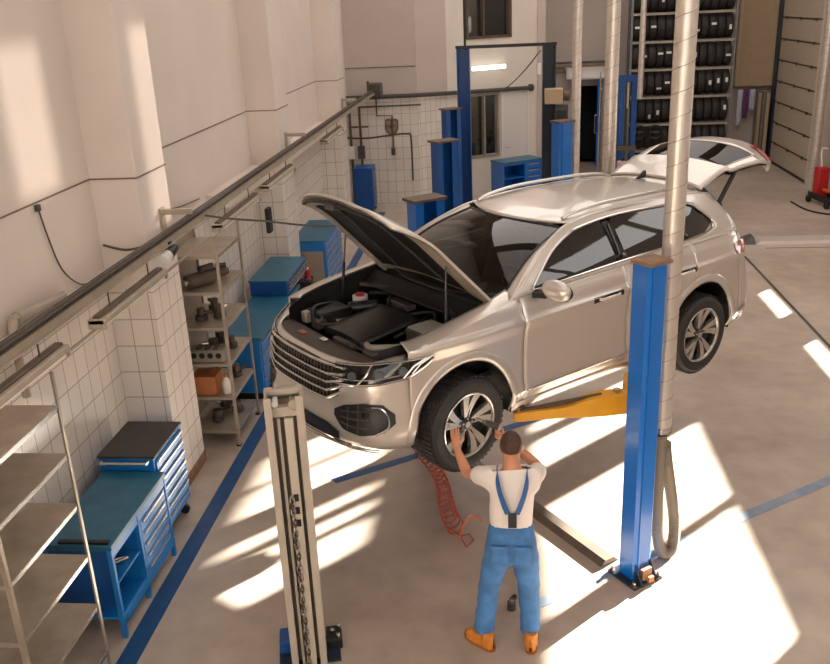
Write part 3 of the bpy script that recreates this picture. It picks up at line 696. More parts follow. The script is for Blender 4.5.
for c_, d_, m_ in (((.46, -.60, 1.0), (.10, .08, .1), GREYPAINT), ((.46, -.42, .98), (.09, .1, .09), BROWNM), ((.52, .46, .97), (.1, .14, .06), GREYDARK), ((.28, -.36, .97), (.12, .07, .06), STEEL), ((.55, .12, .975), (.05, .3, .05), GREYDARK), ((-.2, -.15, 1.06), (.1, .3, .06), GREYDARK), ((.2, .62, .98), (.12, .09, .1), BLACK)):
    MB().box(c_, d_).build('engine_fitting', m_, car, bevel=.012)
# ---- wheels
RIMD = mat('rim_black', (24, 24, 25), .3, coat=.5)
MACH = mat('machined_alloy', (196, 192, 186), .22, metal=.85)
def wheel(sg, xc, steer):
    root = bpy.data.objects.new('wheel', None); COL.objects.link(root); root.parent = car
    root.location = (xc, sg*.835, .385); root.rotation_euler.z = steer+(pi if sg < 0 else 0)
    # local +y outboard
    mb = MB(); mb.lathe([(.262,-.125),(.30,-.142),(.345,-.140),(.372,-.118),(.383,-.07),(.385,0),(.383,.07),(.372,.118),(.345,.140),(.30,.142),(.262,.125),(.255,.0)], RUBBER, 56, closed=True)
    for k in range(56):
        a = 2*pi*k/56
        for yy, ll in ((-.085, .05), (-.03, .045), (.03, .045), (.085, .05)):
            mb.box((.386*cos(a+(.03 if yy > 0 else 0)), yy, .386*sin(a+(.03 if yy > 0 else 0))), (.012, ll, .026), RUBBER, R=Matrix.Rotation(-a, 3, 'Y'))
    ty = mb.build('tyre', None, root)
    mb = MB(); mb.lathe([(.262,.118),(.262,.128),(.268,.134),(.258,.132),(.246,.112),(.236,.06),(.23,-.08)], RIMD, 56)
    mb.lathe([(.268,.135),(.262,.139),(.252,.134),(.246,.118)], MACH, 56); rim = mb.build('rim', None, root)
    mb = MB(); mb.lathe([(0,.04),(.17,.04),(.175,.03),(.175,.015),(0,.015)], GREYDARK, 40); mb.build('brake_disc', None, root)
    mb = MB(); mb.lathe([(0,.045),(.235,.045),(.24,.03)], RIMD, 40); mb.build('rim_back', None, rim)
    for k in range(5):
        a0 = 2*pi*k/5+.35
        for d in (-1, 1):
            mb = MB(); tw = .13
            def sp(t, w, y): 
                r = lerp(.045, .252, t); ang = a0+d*(.13+.10*t)+tw*t*1.2; c = V((r*cos(ang), 0, r*sin(ang))); tn = V((-sin(ang), 0, cos(ang)))
                wd_ = lerp(.013, .034, t)
                return V(c+tn*w*wd_+V((0, y+.098+.022*t-.03*(1-t)*0, 0)))
            vs = []; n = 8
            for i in range(n+1):
                t = i/n; vs += [sp(t, -1, 0), sp(t, 1, 0), sp(t, 1.25, -.035), sp(t, -1.25, -.035)]
            fs = [(i*4+j, i*4+(j+1) % 4, i*4+4+(j+1) % 4, i*4+4+j) for i in range(n) for j in range(4)]+[(3,2,1,0), (n*4, n*4+1, n*4+2, n*4+3)]
            mb.add(vs, fs, MACH); mb.build('spoke', None, rim, smooth=20)
        mb = MB(); ang = a0+tw*.5
        mb.beam((.05*cos(ang), .085, .05*sin(ang)), (.25*cos(ang+.1), .098, .25*sin(ang+.1)), .03, .03, RIMD); mb.build('spoke_web', None, rim)
    mb = MB(); mb.lathe([(0,.112),(.032,.112),(.036,.106),(.06,.100),(.065,.07),(.065,.05)], RIMD, 24)
    for k in range(5): a = 2*pi*k/5+.35; mb.cyl((.047*cos(a), .09, .047*sin(a)), (.047*cos(a), .112, .047*sin(a)), .010, STEEL, 8)
    mb.cyl((0, .11, 0), (0, .116, 0), .026, STEEL, 18); mb.build('hub_cap', None, rim)
    return root
for xc in (0., -2.9):
    for sg in (1, -1): wheel(sg, xc, radians(3) if xc == 0 else 0)
# ================================================================ LIFT COLUMNS
PD = V((-.583, .813, 0)).normalized(); QD = V((.813, .583, 0)).normalized()     # across the bay, along the bay
COLROT = atan2(PD.y, PD.x)
def lift_column(name, label, loc, rz, h=2.77, body=BLUE, top=BROWNM, arms=(), carriage_z=1.3, group=None, hw=.10, dp=.17, gear=True):
    # local +x = opening side (towards the partner column)
    t = thing(name, label, 'car lift column', loc, rz, group)
    mb = MB()
    prof = [(-dp*.5,-hw*.72),(-dp*.38,-hw),(dp*.5,-hw),(dp*.5,-hw*.45),(dp*.44,-hw*.45),(dp*.44,-hw*.85),(-dp*.36,-hw*.85),(-dp*.42,-hw*.6),(-dp*.42,hw*.6),(-dp*.36,hw*.85),(dp*.44,hw*.85),(dp*.44,hw*.45),(dp*.5,hw*.45),(dp*.5,hw),(-dp*.38,hw),(-dp*.5,hw*.72)]
    n = len(prof); mb.add([(x, y, .02) for x, y in prof]+[(x, y, h-.03) for x, y in prof], [(i, (i+1) % n, n+(i+1) % n, n+i) for i in range(n)], body)
    mb.box((-dp*.53, hw*.55, h/2), (.012, .02, h-.1), body); mb.build('column_shell', None, t, smooth=25)
    MB().box((0, 0, h-.015), (dp*1.25, hw*2.3, .03)).build('top_plate', top, t, bevel=.004)
    if gear:
        MB().box((0, 0, .012), (dp*1.9, hw*3.2, .024)).build('base_plate', NAVY, t, bevel=.003)
        for sx in (-1, 1):
            for sy in (-1, 1):
                b = MB(); b.cyl((sx*dp*.78, sy*hw*1.38, .02), (sx*dp*.78, sy*hw*1.38, .06), .016, STEEL, 8); b.cyl((sx*dp*.78, sy*hw*1.38, .02), (sx*dp*.78, sy*hw*1.38, .034), .028, BROWNM, 12); b.build('anchor_bolt', None, t)
        b = MB()
        for sy in (-1, 1): b.prism([(0, 0), (.1, 0), (0, .16)], .012, NAVY, Matrix.Translation((-dp*.5, sy*hw*.8, .02)) @ Matrix.Rotation(pi, 4, 'Z') @ Matrix.Rotation(radians(90), 4, 'X'))
        b.box((-dp*.62, 0, .09), (.07, hw*1.0, .10), RUST); b.box((-dp*.85, -hw*.2, .05), (.06, .05, .05), ORANGEC)
        b.build('base_bracket', None, t)
    cr = MB(); cr.box((dp*.25, 0, carriage_z), (dp*.55, hw*1.6, .55), DBLUE); cr.build('carriage', None, t, bevel=.006)
    for a in arms:
        p, q, z = V(a[0]), V(a[1]), a[2]
        d = (q-p).normalized(); u = d.cross(V((0,0,1)))
        m = MB()
        def sec(pt, w, hh, zz): return [pt+u*w+V((0,0,zz-hh)), pt-u*w+V((0,0,zz-hh)), pt-u*w+V((0,0,zz+hh)), pt+u*w+V((0,0,zz+hh))]
        L = (q-p).length; vs = []
        for f, w, hh, dz in ((0,.07,.085,0),(.30,.075,.09,0),(.42,.07,.08,-.01),(.62,.055,.045,-.035),(.97,.05,.04,-.04),(1,.04,.035,-.04)): vs += sec(p+d*L*f, w, hh, z+dz)
        fs = [(i*4+j, i*4+(j+1) % 4, i*4+4+(j+1) % 4, i*4+4+j) for i in range(5) for j in range(4)]+[(3,2,1,0), (20,21,22,23)]
        m.add(vs, fs, YELLOW); ar = m.build('lift_arm', None, t, bevel=.006)
        m = MB(); m.cyl(p+V((0,0,z-.12)), p+V((0,0,z+.13)), .06, YELLOW, 16); m.cyl(p+V((0,0,z+.13)), p+V((0,0,z+.17)), .03, STEEL, 12); m.build('arm_pivot', None, ar)
        m = MB(); m.cyl(q-d*.04+V((0,0,z-.02)), q-d*.04+V((0,0,z+.05)), .022, STEEL, 12); m.cyl(q-d*.04+V((0,0,z+.05)), q-d*.04+V((0,0,z+.085)), .055, BLACK, 18); m.build('lifting_pad', None, ar)
        m = MB(); m.box(p+d*L*.2+V((0,0,z+.10)), (.05, .05, .04), STEEL); m.beam(p+d*L*.32+V((0,0,z+.075)), p+d*L*.95+V((0,0,z-.0)), .03, .03, BROWNM); m.build('arm_lock', None, ar)
    return t
def to_local(loc, rz, w):
    d = V(w)-V(loc); return Matrix.Rotation(-rz, 3, 'Z') @ V((d.x, d.y, 0))
A0 = (1.076, 6.42, 0)
aa = [(to_local(A0, COLROT, p), to_local(A0, COLROT, q), z) for p, q, z in (((1.14, 6.90, 0), (.06, 6.66, 0), 1.41), ((1.06, 7.02, 0), (1.20, 7.72, 0), 1.41))]
lift_column('lift_column', 'tall bright blue lift column standing between the mechanic and the rear wheel', A0, COLROT, arms=aa, carriage_z=1.42, top=RUST)
B0 = (-.80, 8.81, 0)
bb_ = [(to_local(B0, COLROT+pi, p), to_local(B0, COLROT+pi, q), z) for p, q, z in (((-.62, 8.55, 0), (-.85, 7.7, 0), 1.40), ((-.5, 8.62, 0), (.9, 9.2, 0), 1.40))]
lift_column('lift_column', 'blue lift column with flat brown top plate just behind the raised windscreen', B0, COLROT+pi, arms=bb_, carriage_z=1.42, hw=.17, dp=.2)
lift_column('lift_column', 'second blue lift column behind the windscreen, with white strip down its side', (-.86, 12.75, 0), COLROT+pi, carriage_z=.6, hw=.17, dp=.2, body=DBLUE)
lift_column('lift_column', 'blue lift column farthest back on the tiled wall side, under the dark portal post', (-.98, 16.75, 0), COLROT+pi, carriage_z=.6, hw=.16, dp=.2, body=DBLUE)
lift_column('lift_column', 'bright blue lift column beside the beige motor box, left of the spiral ducts', (.93, 14.5, 0), COLROT, carriage_z=.5, hw=.14, dp=.2)
# dark portal lift at the back: two posts, crossbar, motor
t = thing('portal_lift', 'tall dark blue portal lift with thin black crossbar in front of the office wall', 'car lift', (0, 18.5, 0))
for x in (-.80, .90):
    m = MB(); m.box((x-.12, 0, 1.86), (.02, .30, 3.72), NAVY if x > 0 else DBLUE); m.box((x+.12, 0, 1.86), (.02, .30, 3.72), NAVY if x > 0 else DBLUE); m.box((x, .14, 1.86), (.24, .02, 3.72), NAVY if x > 0 else DBLUE); m.box((x, 0, .01), (.5, .5, .02), NAVY); m.build('post', None, t)
MB().box((.05, 0, 3.75), (2.0, .10, .06)).build('crossbar', BLACK, t)
m = MB(); m.cyl((-.76, 0, 3.7), (-.76, 0, 6.5), .025, BLACK, 8); m.build('hose_riser', None, t)
m = MB(); m.box((.98, -.32, 2.78), (.36, .22, .30), BEIGE); m.cyl((1.16, -.32, 2.78), (1.3, -.32, 2.78), .10, BROWNM); m.build('motor_box', None, t, bevel=.02)
m = MB(); m.box((1.14, -.30, 2.2), (.26, .16, .8), GREYDARK); m.box((1.14, -.39, 2.2), (.2, .02, .62), BLACK); m.box((1.14, -.40, 1.84), (.3, .1, .08), WHITE); m.build('control_cabinet', None, t, bevel=.01)
m = MB(); m.box((.70, -.20, 3.3), (.07, .06, .22), WHITE); m.build('switch_box', None, t, bevel=.01)
tag(MB().tube([(.74, 18.72, 3.62), (.45, 19.5, 3.2), (.1, 20.9, 2.75), (-.15, 21.9, 2.55)], .012, GREYDARK, 6, smooth=5).build('hanging_cable', None), 'thin diagonal cable sagging from portal post down to the office pipe', 'cable')
# grey foreground column, open side to the camera
GC = (-1.465, 5.22, 0); GR = radians(-95)
t = thing('grey_lift_column', 'open-fronted silver grey lift column with chain inside, in front of the car bumper', 'car lift column', GC, radians(13))
# local -y faces the camera
GP = mat('silver_grey_enamel', (188, 178, 164), .36, metal=.3, var=.05)
for sx in (-1, 1):
    m = MB(); m.box((sx*.116, 0, 1.12), (.016, .19, 2.24), GP); m.box((sx*.103, -.095, 1.12), (.05, .014, 2.24), GP); m.box((sx*.103, .088, 1.12), (.05, .014, 2.24), GP); m.build('side_channel', None, t, bevel=.003)
MB().box((0, .05, 1.08), (.22, .012, 2.16)).build('back_web', mat('channel_back_grey', (118, 108, 98), .5, metal=.2), t)
MB().box((0, .03, 2.10), (.22, .10, .07)).build('cross_beam', GP, t, bevel=.004)
m = MB(); m.box((0, .075, 2.215), (.26, .06, .03), GP); m.box((0, .095, 2.17), (.26, .012, .12), GP); m.build('top_plate', None, t, bevel=.003)
m = MB(); m.cyl((-.06, -.03, 2.165), (-.06, .06, 2.165), .022, WHITE, 14); m.cyl((.06, -.03, 2.15), (.06, .06, 2.15), .035, STEEL, 16); m.box((0, .05, 2.15), (.2, .04, .05), BROWNM); m.build('pulley_bracket', None, t)
MB().box((.022, -.03, 1.03), (.058, .03, 2.06)).build('guide_bar', mat('pale_guide_bar', (206, 196, 180), .35, metal=.3), t)
MB().box((-.045, -.03, 1.03), (.018, .03, 2.06)).build('guide_rail', GP, t)
m = MB()
for k in range(34):
    z = .03+k*.046
    if z < 1.5:
        pts = [V((-.008+.016*cos(a)*(1 if k % 2 else .35), -.065+.016*cos(a)*(.35 if k % 2 else 1), z+.034*sin(a))) for a in [2*pi*i/10 for i in range(10)]]
        m.tube(pts, .006, STEEL if k % 3 else BROWNM, 5, closed=True)
m.build('chain', None, t)
m = MB()
for z in (1.46, 1.36, 1.26): m.box((.022, -.046, z), (.03, .006, .055), BLACK)
m.build('slot_holes', None, t)
MB().box((0, .14, .01), (.46, .28, .02)).build('base_plate', NAVY, t)
MB().box((-.178, .22, .07), (.09, .17, .12)).build('base_foot', DBLUE, t, bevel=.01)
m = MB(); m.box((.19, .22, .05), (.12, .18, .08), BLACK)
for a, b in ((-.06, .03), (0, -.01), (.05, .04)): m.cyl((.19+b, .22+a, .09), (.19+b, .22+a, .13), .018, STEEL, 10)
m.build('base_hardware', None, t, bevel=.006)
# cable cover between the two columns
c0 = V(A0)+PD*.24; c1 = V(B0)-PD*.26
m = MB(); cc = (c0+c1)/2; L = (c1-c0).length; R3 = Matrix.Rotation(COLROT, 3, 'Z')
m.add([R3 @ V((x, y, z))+cc for x in (-L/2, L/2) for y, z in ((-.10, .001), (-.05, .05), (.05, .05), (.10, .001))], [(0,1,2,3), (7,6,5,4), (0,4,5,1), (1,5,6,2), (2,6,7,3), (3,7,4,0)], mat('ramp_steel', (116, 104, 92), .4, metal=.3, var=.1))
tag(m.build('cable_cover_ramp', None), 'low steel cable cover running across the floor between blue columns under the car', 'cable cover')

# ================================================================ SPIRAL DUCTS
def duct(label, x, y, z0, z1, r, main=False):
    t = thing('spiral_duct', label, 'exhaust duct', (x, y, z0), group='exhaust extraction ducts')
    m = MB(); m.cyl((0,0,0), (0,0,z1-z0), r, DUCTM, 28); m.build('pipe', None, t)
    m = MB(); H = z1-z0; N = int(H/.17)
    pts = [V(((r+.001)*cos(2*pi*i/14), (r+.001)*sin(2*pi*i/14), H*i/(14*N))) for i in range(14*N+1)]
    m.tube(pts, .003, SEAMD, 4); m.build('spiral_seam', None, t)
    for z in ((.0, .03) if main else (.0,)):
        c = MB(); c.cyl((0,0,z), (0,0,z+.02), r+.006, STEEL, 28); c.build('collar', None, t)
    return t
dt = duct('thick silver spiral duct in front, hanging beside the bright blue column', 1.275, 6.70, 1.22, ZC+.1, .078, True)
HOSE = mat('grey_rubber_hose', (122, 112, 98), .55)
hp = [V((0,0,.02)), V((0,-.005,-.30)), V((.0,-.02,-.72)), V((.02,-.05,-1.02)), V((.075,-.03,-1.165)), V((.16,.04,-1.15)), V((.18,.12,-.95)), V((.13,.13,-.62)), V((.07,.09,-.3)), V((.05,.07,-.15))]
m = MB(); pts = crom(hp, 26); m.tube(pts, [.048+.004*(i % 2) for i in range(len(pts))], HOSE, 12); m.build('flexible_hose', None, dt)
m = MB(); m.cyl((0,0,-.03), (0,0,.03), .06, BLACK, 20); m.build('hose_clamp', None, dt)
duct('silver spiral duct hanging behind the car roof, second from front', 1.24, 10.75, 1.3, ZC+.1, .078)
duct('slim silver spiral duct beside the blue column and the dark doorway', 1.155, 14.75, 1.2, ZC+.1, .075)
duct('thin pale pipe hanging in front of the tyre rack', 3.30, 22.6, 2.2, ZC+.1, .07)
duct('silver spiral duct at the garage door jamb', 7.2, 21.5, 0, ZC+.1, .10)

# ================================================================ LIGHT RAIL ON THE LEFT WALL SIDE
t = thing('ceiling_rail', 'long grey overhead rail running along the whole left wall', 'rail', (-3.0, 0, 2.74))
m = MB(); m.box((0, 8.2, -.02), (.035, 26.2, .08), LAMPBODY); m.box((0, 8.2, .025), (.09, 26.2, .012), BROWNM); m.box((0, 8.2, -.06), (.075, 26.2, .012), LAMPBODY); m.build('rail_profile', None, t, smooth=20)
m = MB()
for dx, dz in ((-.03, .045), (.0, .05), (.028, .044)): m.cyl((dx, -4.9, dz), (dx, 21.3, dz), .012, GREYDARK if dx else BROWNM, 8)
m.build('cable_bundle', None, t)
for y in (3.1, 8.1, 13.3, 18.3):
    m = MB(); m.box((-.15, y, .09), (.34, .05, .05), LAMPBODY); m.box((-.28, y, .02), (.03, .10, .22), LAMPBODY); m.build('wall_bracket', None, t)
m = MB(); m.box((.02, 21.1, .02), (.3, .4, .3), GREYDARK); m.cyl((-.1, 20.8, .0), (-.1, 20.8, .25), .03, BROWNM); m.build('rail_end_bracket', None, t, bevel=.02)
tube_m = mat('lamp_tube_white', (240, 236, 226), .3)
def strip_light(label, y0, y1, z, x=-2.97):
    L = y1-y0; t = thing('fluorescent_lamp', label, 'lamp', (x, (y0+y1)/2, z), group='strip lamps under the left rail')
    m = MB(); m.box((0,0,.02), (.13, L, .05), LAMPBODY); m.box((0,0,.05), (.06, L*.98, .03), BROWNM); m.build('lamp_housing', None, t, bevel=.01)
    for sx in (-1, 1):
        b = MB(); b.cyl((sx*.032, -L/2+.03, -.02), (sx*.032, L/2-.03, -.02), .014, tube_m, 10); b.build('lamp_tube', None, t)
    for sy in (-1, 1): MB().box((0, sy*(L/2-.015), .0), (.135, .03, .075)).build('end_cap', LAMPBODY, t, bevel=.006)
    for sy in (-.3, .3): MB().cyl((0, sy*L, .05), (0, sy*L, 2.68-z), .006, None, 6).build('hanger', GREYDARK, t)
strip_light('dusty strip lamp below the rail above the nearest shelf', 3.9, 5.28, 2.52)
strip_light('strip lamp below the rail in front of the first wall pilaster', 5.82, 7.12, 2.50)
strip_light('strip lamp below the rail above the second shelf', 8.75, 10.3, 2.50)
strip_light('strip lamp below the rail just past the drooping cable', 10.7, 12.2, 2.52)
strip_light('farthest strip lamp below the rail, near the tiled back wall', 14.6, 16.2, 2.52)
m = MB(); m.cyl((-3.02, 3.0, 2.44), (-3.02, 8.6, 2.44), .012, GREYPAINT, 8); tag(m.build('conduit_pipe', None), 'thin straight conduit running under the two nearest strip lamps', 'conduit')
t = thing('rail_spotlight', 'small black and white spotlight clipped under the rail beside the second shelf', 'lamp', (-2.98, 7.35, 2.6))
m = MB(); m.cyl((0, -.16, -.02), (0, .0, 0), .07, WHITE, 18, r2=.055); m.build('lamp_head', None, t)
m = MB(); m.cyl((0, .0, 0), (0, .2, .02), .06, BLACK, 16, r2=.035); m.box((0, .08, .06), (.03, .05, .09), BLACK); m.build('lamp_back', None, t)
tag(MB().tube([(-2.92, 8.3, 2.74), (-2.8, 8.75, 2.60), (-2.55, 9.2, 2.46), (-2.3, 9.3, 2.40), (-2.0, 9.3, 2.37), (-1.75, 9.35, 2.36)], .011, GREYDARK, 8, smooth=6).build('drooping_cable', None), 'dark cable drooping from the rail towards the open bonnet', 'cable')
t = thing('wall_pipe', 'bent cream pipe on the left wall above the nearest shelf', 'pipe', (XW, 6.0, 2.4))
m = MB(); m.tube([(.07, -.12, -.5), (.07, -.12, .04), (.07, -.08, .10), (.07, 0, .11), (.07, .7, .05)], .035, LAMPBODY, 10, smooth=4); m.build('pipe_run', None, t)
MB().cyl((.07, -.04, .11), (.07, .03, .105), .048, None, 12).build('pipe_elbow', LAMPBODY, t)
tag(MB().tube([(XW+.02, 6.66, 3.18), (XW+.02, 6.72, 2.95), (XW+.02, 6.85, 2.63), (XW+.03, 7.1, 2.42), (XW+.05, 7.3, 2.4)], .007, BROWNM, 6, smooth=5).build('wall_cable', None), 'thin loose cable hanging on the sunlit wall before the first pilaster', 'cable')
MBX = MB().box((XW+.02, 6.65, 3.2), (.03, .05, .05)); tag(MBX.build('cable_socket', GREYDARK), 'tiny dark socket on the left wall at the top of the loose cable', 'socket')
tag(MB().tube([(XP+.02, 7.64, 2.62), (XP-.2, 7.645, 2.58), (XP-.41, 7.645, 2.63)], .012, BROWNM, 6, smooth=5).build('pilaster_cable', None), 'short brown cable across the face of the first pilaster', 'cable')
tag(MB().tube([(XW+.02, 8.6, 3.0), (XW+.02, 8.9, 2.75), (XW+.02, 9.5, 2.56), (XW+.02, 10.4, 2.48)], .006, BROWNM, 6, smooth=5).build('wall_wire', None), 'thin curved wire on the plaster wall between two pilasters', 'wire')
tag(MB().box((-3.2, 11.6, 1.92), (.06, .16, .34)).build('black_wall_box', BLACK, bevel=.01), 'slim black box mounted on the wall above the blue bench', 'box')

# ================================================================ SHELVING
def shelving(name, label, x0, x1, y0, y1, h, zs, m, lip=.03, post=.028):
    t = thing(name, label, 'shelving unit', ((x0+x1)/2, (y0+y1)/2, 0)); cx, cy = (x0+x1)/2, (y0+y1)/2
    for sx in (x0, x1):
        for sy in (y0, y1):
            b = MB(); ix = 1 if sx == x0 else -1; iy = 1 if sy == y0 else -1; X, Y = sx-cx, sy-cy
            b.box((X+ix*post/2, Y, h/2), (post, .004, h), m); b.box((X, Y+iy*post/2, h/2), (.004, post, h), m)
            b.box((X+ix*.02, Y+iy*.02, .01), (.05, .05, .02), BLACK); b.build('upright', None, t)
    for z in zs:
        b = MB(); dx, dy = (x1-x0)/2-.006, (y1-y0)/2-.006
        b.box((0,0,z), (2*dx, 2*dy, .006), m)
        for s in (-1, 1): b.box((s*dx, 0, z-lip/2), (.005, 2*dy, lip), STEEL if s > 0 else m); b.box((0, s*dy, z-lip/2), (2*dx, .005, lip), m)
        b.build('shelf', None, t)
    return t
ta = shelving('steel_shelving', 'empty grey steel shelving unit nearest the camera against the left wall', -3.48, -2.95, 4.15, 5.09, 2.44, (2.2, 1.84, 1.45, 1.03, .61, .20), SHELFM)
b = MB(); b.beam((-.265, -.47, .25), (-.265, .47, .95), .02, .004, SHELFM); b.beam((-.265, .47, .25), (-.265, -.47, .95), .02, .004, SHELFM); b.build('cross_brace', None, ta)
tb = shelving('parts_shelving', 'grey steel shelving unit full of engine parts beside the first pilaster', -3.53, -2.985, 8.68, 9.53, 2.42, (2.22, 1.82, 1.42, 1.0, .60, .19), SHELFM)
MB().box((-.265, 0, 1.30), (.004, .8, 2.1)).build('back_panel', SHELFM, tb)
def starter(label, c, rz, s=1.):
    t = thing('starter_motor', label, 'engine part', c, rz, 'parts on the second shelf')
    m = MB(); m.cyl((-.15*s, 0, .07*s), (.1*s, 0, .07*s), .065*s, BROWNM, 18); m.cyl((.1*s, 0, .07*s), (.15*s, 0, .07*s), .06*s, GREYDARK, 18, r2=.035*s); m.build('motor_body', None, t)
    m = MB(); m.cyl((-.02, 0, .155*s), (.12*s, 0, .155*s), .03*s, GREYDARK, 12); m.build('solenoid', None, t)
    m = MB(); m.cyl((-.19*s, 0, .07*s), (-.15*s, 0, .07*s), .03*s, STEEL, 12); m.build('drive_shaft', None, t)
starter('brown cylindrical starter motor lying on the upper shelf of the parts rack', (-3.26, 8.9, 1.828), radians(55), 1.25)
starter('small dark motor lying behind the brown starter motor on the upper shelf', (-3.2, 9.25, 1.828), radians(20), .85)
def cyl_head(label, c, rz):
    t = thing('cylinder_head', label, 'engine part', c, rz)
    MB().box((0, 0, .07), (.40, .17, .14)).build('block', mat('cast_aluminium', (150, 142, 130), .45, metal=.5, var=.1), t, bevel=.008)
    for k in range(4):
        m = MB(); m.cyl((-.14+.093*k, -.09, .08), (-.14+.093*k, -.083, .08), .032, BLACK, 16); m.build('port', None, t)
    for k in range(3): MB().box((-.1+.1*k, 0, .15), (.05, .12, .02)).build('cap', GREYDARK, t)
cyl_head('aluminium cylinder head with round ports on the middle shelf', (-3.26, 8.80, 1.008), 0)
def gearpart(label, c, rz, k, gname):
    t = thing('engine_part', label, 'engine part', c, rz, gname)
    m = MB(); m.cyl((0,0,0), (0,0,.05), .07, GREYDARK, 14); m.cyl((0,0,.05), (0,0,.13), .045+.01*(k % 2), BROWNM, 12); m.build('housing', None, t)
    m = MB(); m.cyl((.03, 0, .08), (.12, .02, .09), .022, STEEL if k % 2 else GREYDARK, 10); m.build('pipe_stub', None, t)
spots = [((-3.34, 8.95, 1.428), 'dark round engine part at the near end of the third shelf down'), ((-3.16, 9.05, 1.428), 'dark engine part with grey stub in the middle of the third shelf down'), ((-3.30, 9.3, 1.428), 'round engine part at the far end of the third shelf down'),
 ((-3.3, 9.1, 1.008), 'dark engine part behind the cylinder head'), ((-3.12, 9.2, 1.008), 'grey engine part at the aisle edge behind the cylinder head'), ((-3.3, 9.36, 1.008), 'engine part farthest from the cylinder head on its shelf'),
 ((-3.14, 9.3, .608), 'dark engine part beyond the orange box'), ((-3.3, 8.95, .198), 'dark engine part on the lowest shelf below the orange box'), ((-3.14, 9.2, .198), 'dark engine part at the aisle edge of the lowest shelf'), ((-3.32, 9.3, .198), 'dark engine part at the far end of the lowest shelf')]
for k, (c, l) in enumerate(spots): gearpart(l, c, k*1.1, k, 'loose engine parts on the shelving')
t = thing('cardboard_box', 'orange cardboard box on the lower shelf of the parts rack', 'box', (-3.34, 8.86, .608))
MB().box((0, 0, .11), (.28, .26, .22)).build('carton', ORANGEC, t, bevel=.006); MB().box((0, 0, .222), (.05, .262, .004)).build('packing_tape', mat('brown_tape', (160, 96, 54), .4), t)
t = thing('plastic_bottle', 'white plastic bottle beside the orange cardboard box', 'bottle', (-3.10, 8.80, .608))
m = MB(); m.lathe([(0,0),(.045,0),(.05,.01),(.05,.13),(.03,.17),(.018,.18),(.018,.2)], WHITE, 16, Matrix.Rotation(radians(90), 4, 'X')); m.build('bottle_body', None, t); MB().cyl((0,0,.195), (0,0,.225), .021, None, 12).build('cap', ORANGEC, t)

# ================================================================ BLUE WORKSHOP FURNITURE
def chest(name, label, x0, x1, y0, y1, z0, z1, nd, body=BLUE2, top=DARKTOP, cat='tool cabinet', legs=False, side=False, group=None, handle=True):
    cx, cy = (x0+x1)/2, (y0+y1)/2; W, D = x1-x0, y1-y0
    t = thing(name, label, cat, (cx, cy, 0), group=group)
    MB().box((0, 0, (z0+z1)/2), (W-.02, D, z1-z0)).build('cabinet_body', body, t, bevel=.006)
    MB().box((0, 0, z1+.012), (W+.01, D+.01, .024)).build('worktop', top, t, bevel=.005)
    H = (z1-z0-.06)/nd
    for k in range(nd):
        zz = z0+.03+H*(k+.5); d = MB().box((W/2-.004, 0, zz), (.02, D-.06, H-.012)).build('drawer', body, t, bevel=.003)
        MB().box((W/2+.012, 0, zz+H*.28), (.016, D-.1, .018)).build('drawer_handle', STEEL, d)
    if legs:
        for sx in (-1, 1):
            for sy in (-1, 1):
                m = MB(); m.cyl((sx*(W/2-.06), sy*(D/2-.07), 0.055), (sx*(W/2-.06), sy*(D/2-.07)+.03, .055), .05, BLACK, 16); m.box((sx*(W/2-.06), sy*(D/2-.06), (.09+z0)/2+.02), (.05, .06, max(.03, z0-.07)), GREYDARK); m.build('castor', None, t)
    if handle:
        m = MB(); m.tube([(-W/2+.05, -D/2+.0, z1-.02), (-W/2+.05, -D/2-.06, z1-.02), (W/2-.05, -D/2-.06, z1-.02), (W/2-.05, -D/2, z1-.02)], .014, STEEL, 8); m.build('push_handle', None, t)
    return t
chest('tool_trolley', 'blue tool trolley with dark top and many drawers beside the first pilaster', -3.60, -3.08, 6.64, 7.33, .16, .95, 7, legs=True)
# long bench in front of it
t = thing('workbench', 'blue workbench with teal top and open shelf, nearest the camera', 'workbench', (-3.26, 6.02, 0))
MB().box((0, 0, .83), (.56, 1.14, .045)).build('worktop', TEALTOP, t, bevel=.006)
m = MB()
for sx in (-1, 1):
    for sy in (-.555, -.05, .555): m.box((sx*.255, sy, .405), (.04, .035, .81), BLUE2)
m.box((0, -.56, .55), (.5, .012, .52), DBLUE); m.box((-.26, 0, .5), (.012, 1.1, .62), DBLUE); m.box((0, 0, .17), (.5, 1.1, .02), BLUE2); m.box((.255, 0, .765), (.03, 1.12, .08), BLUE2); m.box((.255, 0, .16), (.03, 1.12, .1), BLUE2); m.build('bench_frame', None, t, bevel=.004)
MB().box((0, -.30, .47), (.5, .46, .018)).build('lower_shelf', BLUE2, t)
m = MB(); m.tube([(.15, -.45, .5), (.1, -.3, .52), (.2, -.2, .5), (.12, -.4, .54), (.2, -.5, .5)], .012, STEEL, 6, smooth=5); m.build('coiled_lead', None, t)
dc = MB().box((0, .25, .45), (.5, .58, .56)).build('drawer_unit', BLUE2, t, bevel=.004)
for k in range(5):
    d = MB().box((.262, .25, .225+.11*k), (.02, .54, .10)).build('drawer', BLUE2, dc, bevel=.003); 
m = MB()
m.build('slot', BLACK, t) if False else None
for k in range(5): MB().box((.275, .25, .255+.11*k), (.014, .46, .018)).build('drawer_handle', STEEL, t)
for sy in (-.5, .0, .5):
    MB().prism([(0, 0), (.1, 0), (0, .14)], .012, None, Matrix.Translation((.25, sy, .11)) @ Matrix.Rotation(radians(-90), 4, 'Y')).build('foot_bracket', BLUE2, t)
MB().box((.05, -.53, .862), (.40, .04, .02)).build('rubber_edge', BLACK, t)
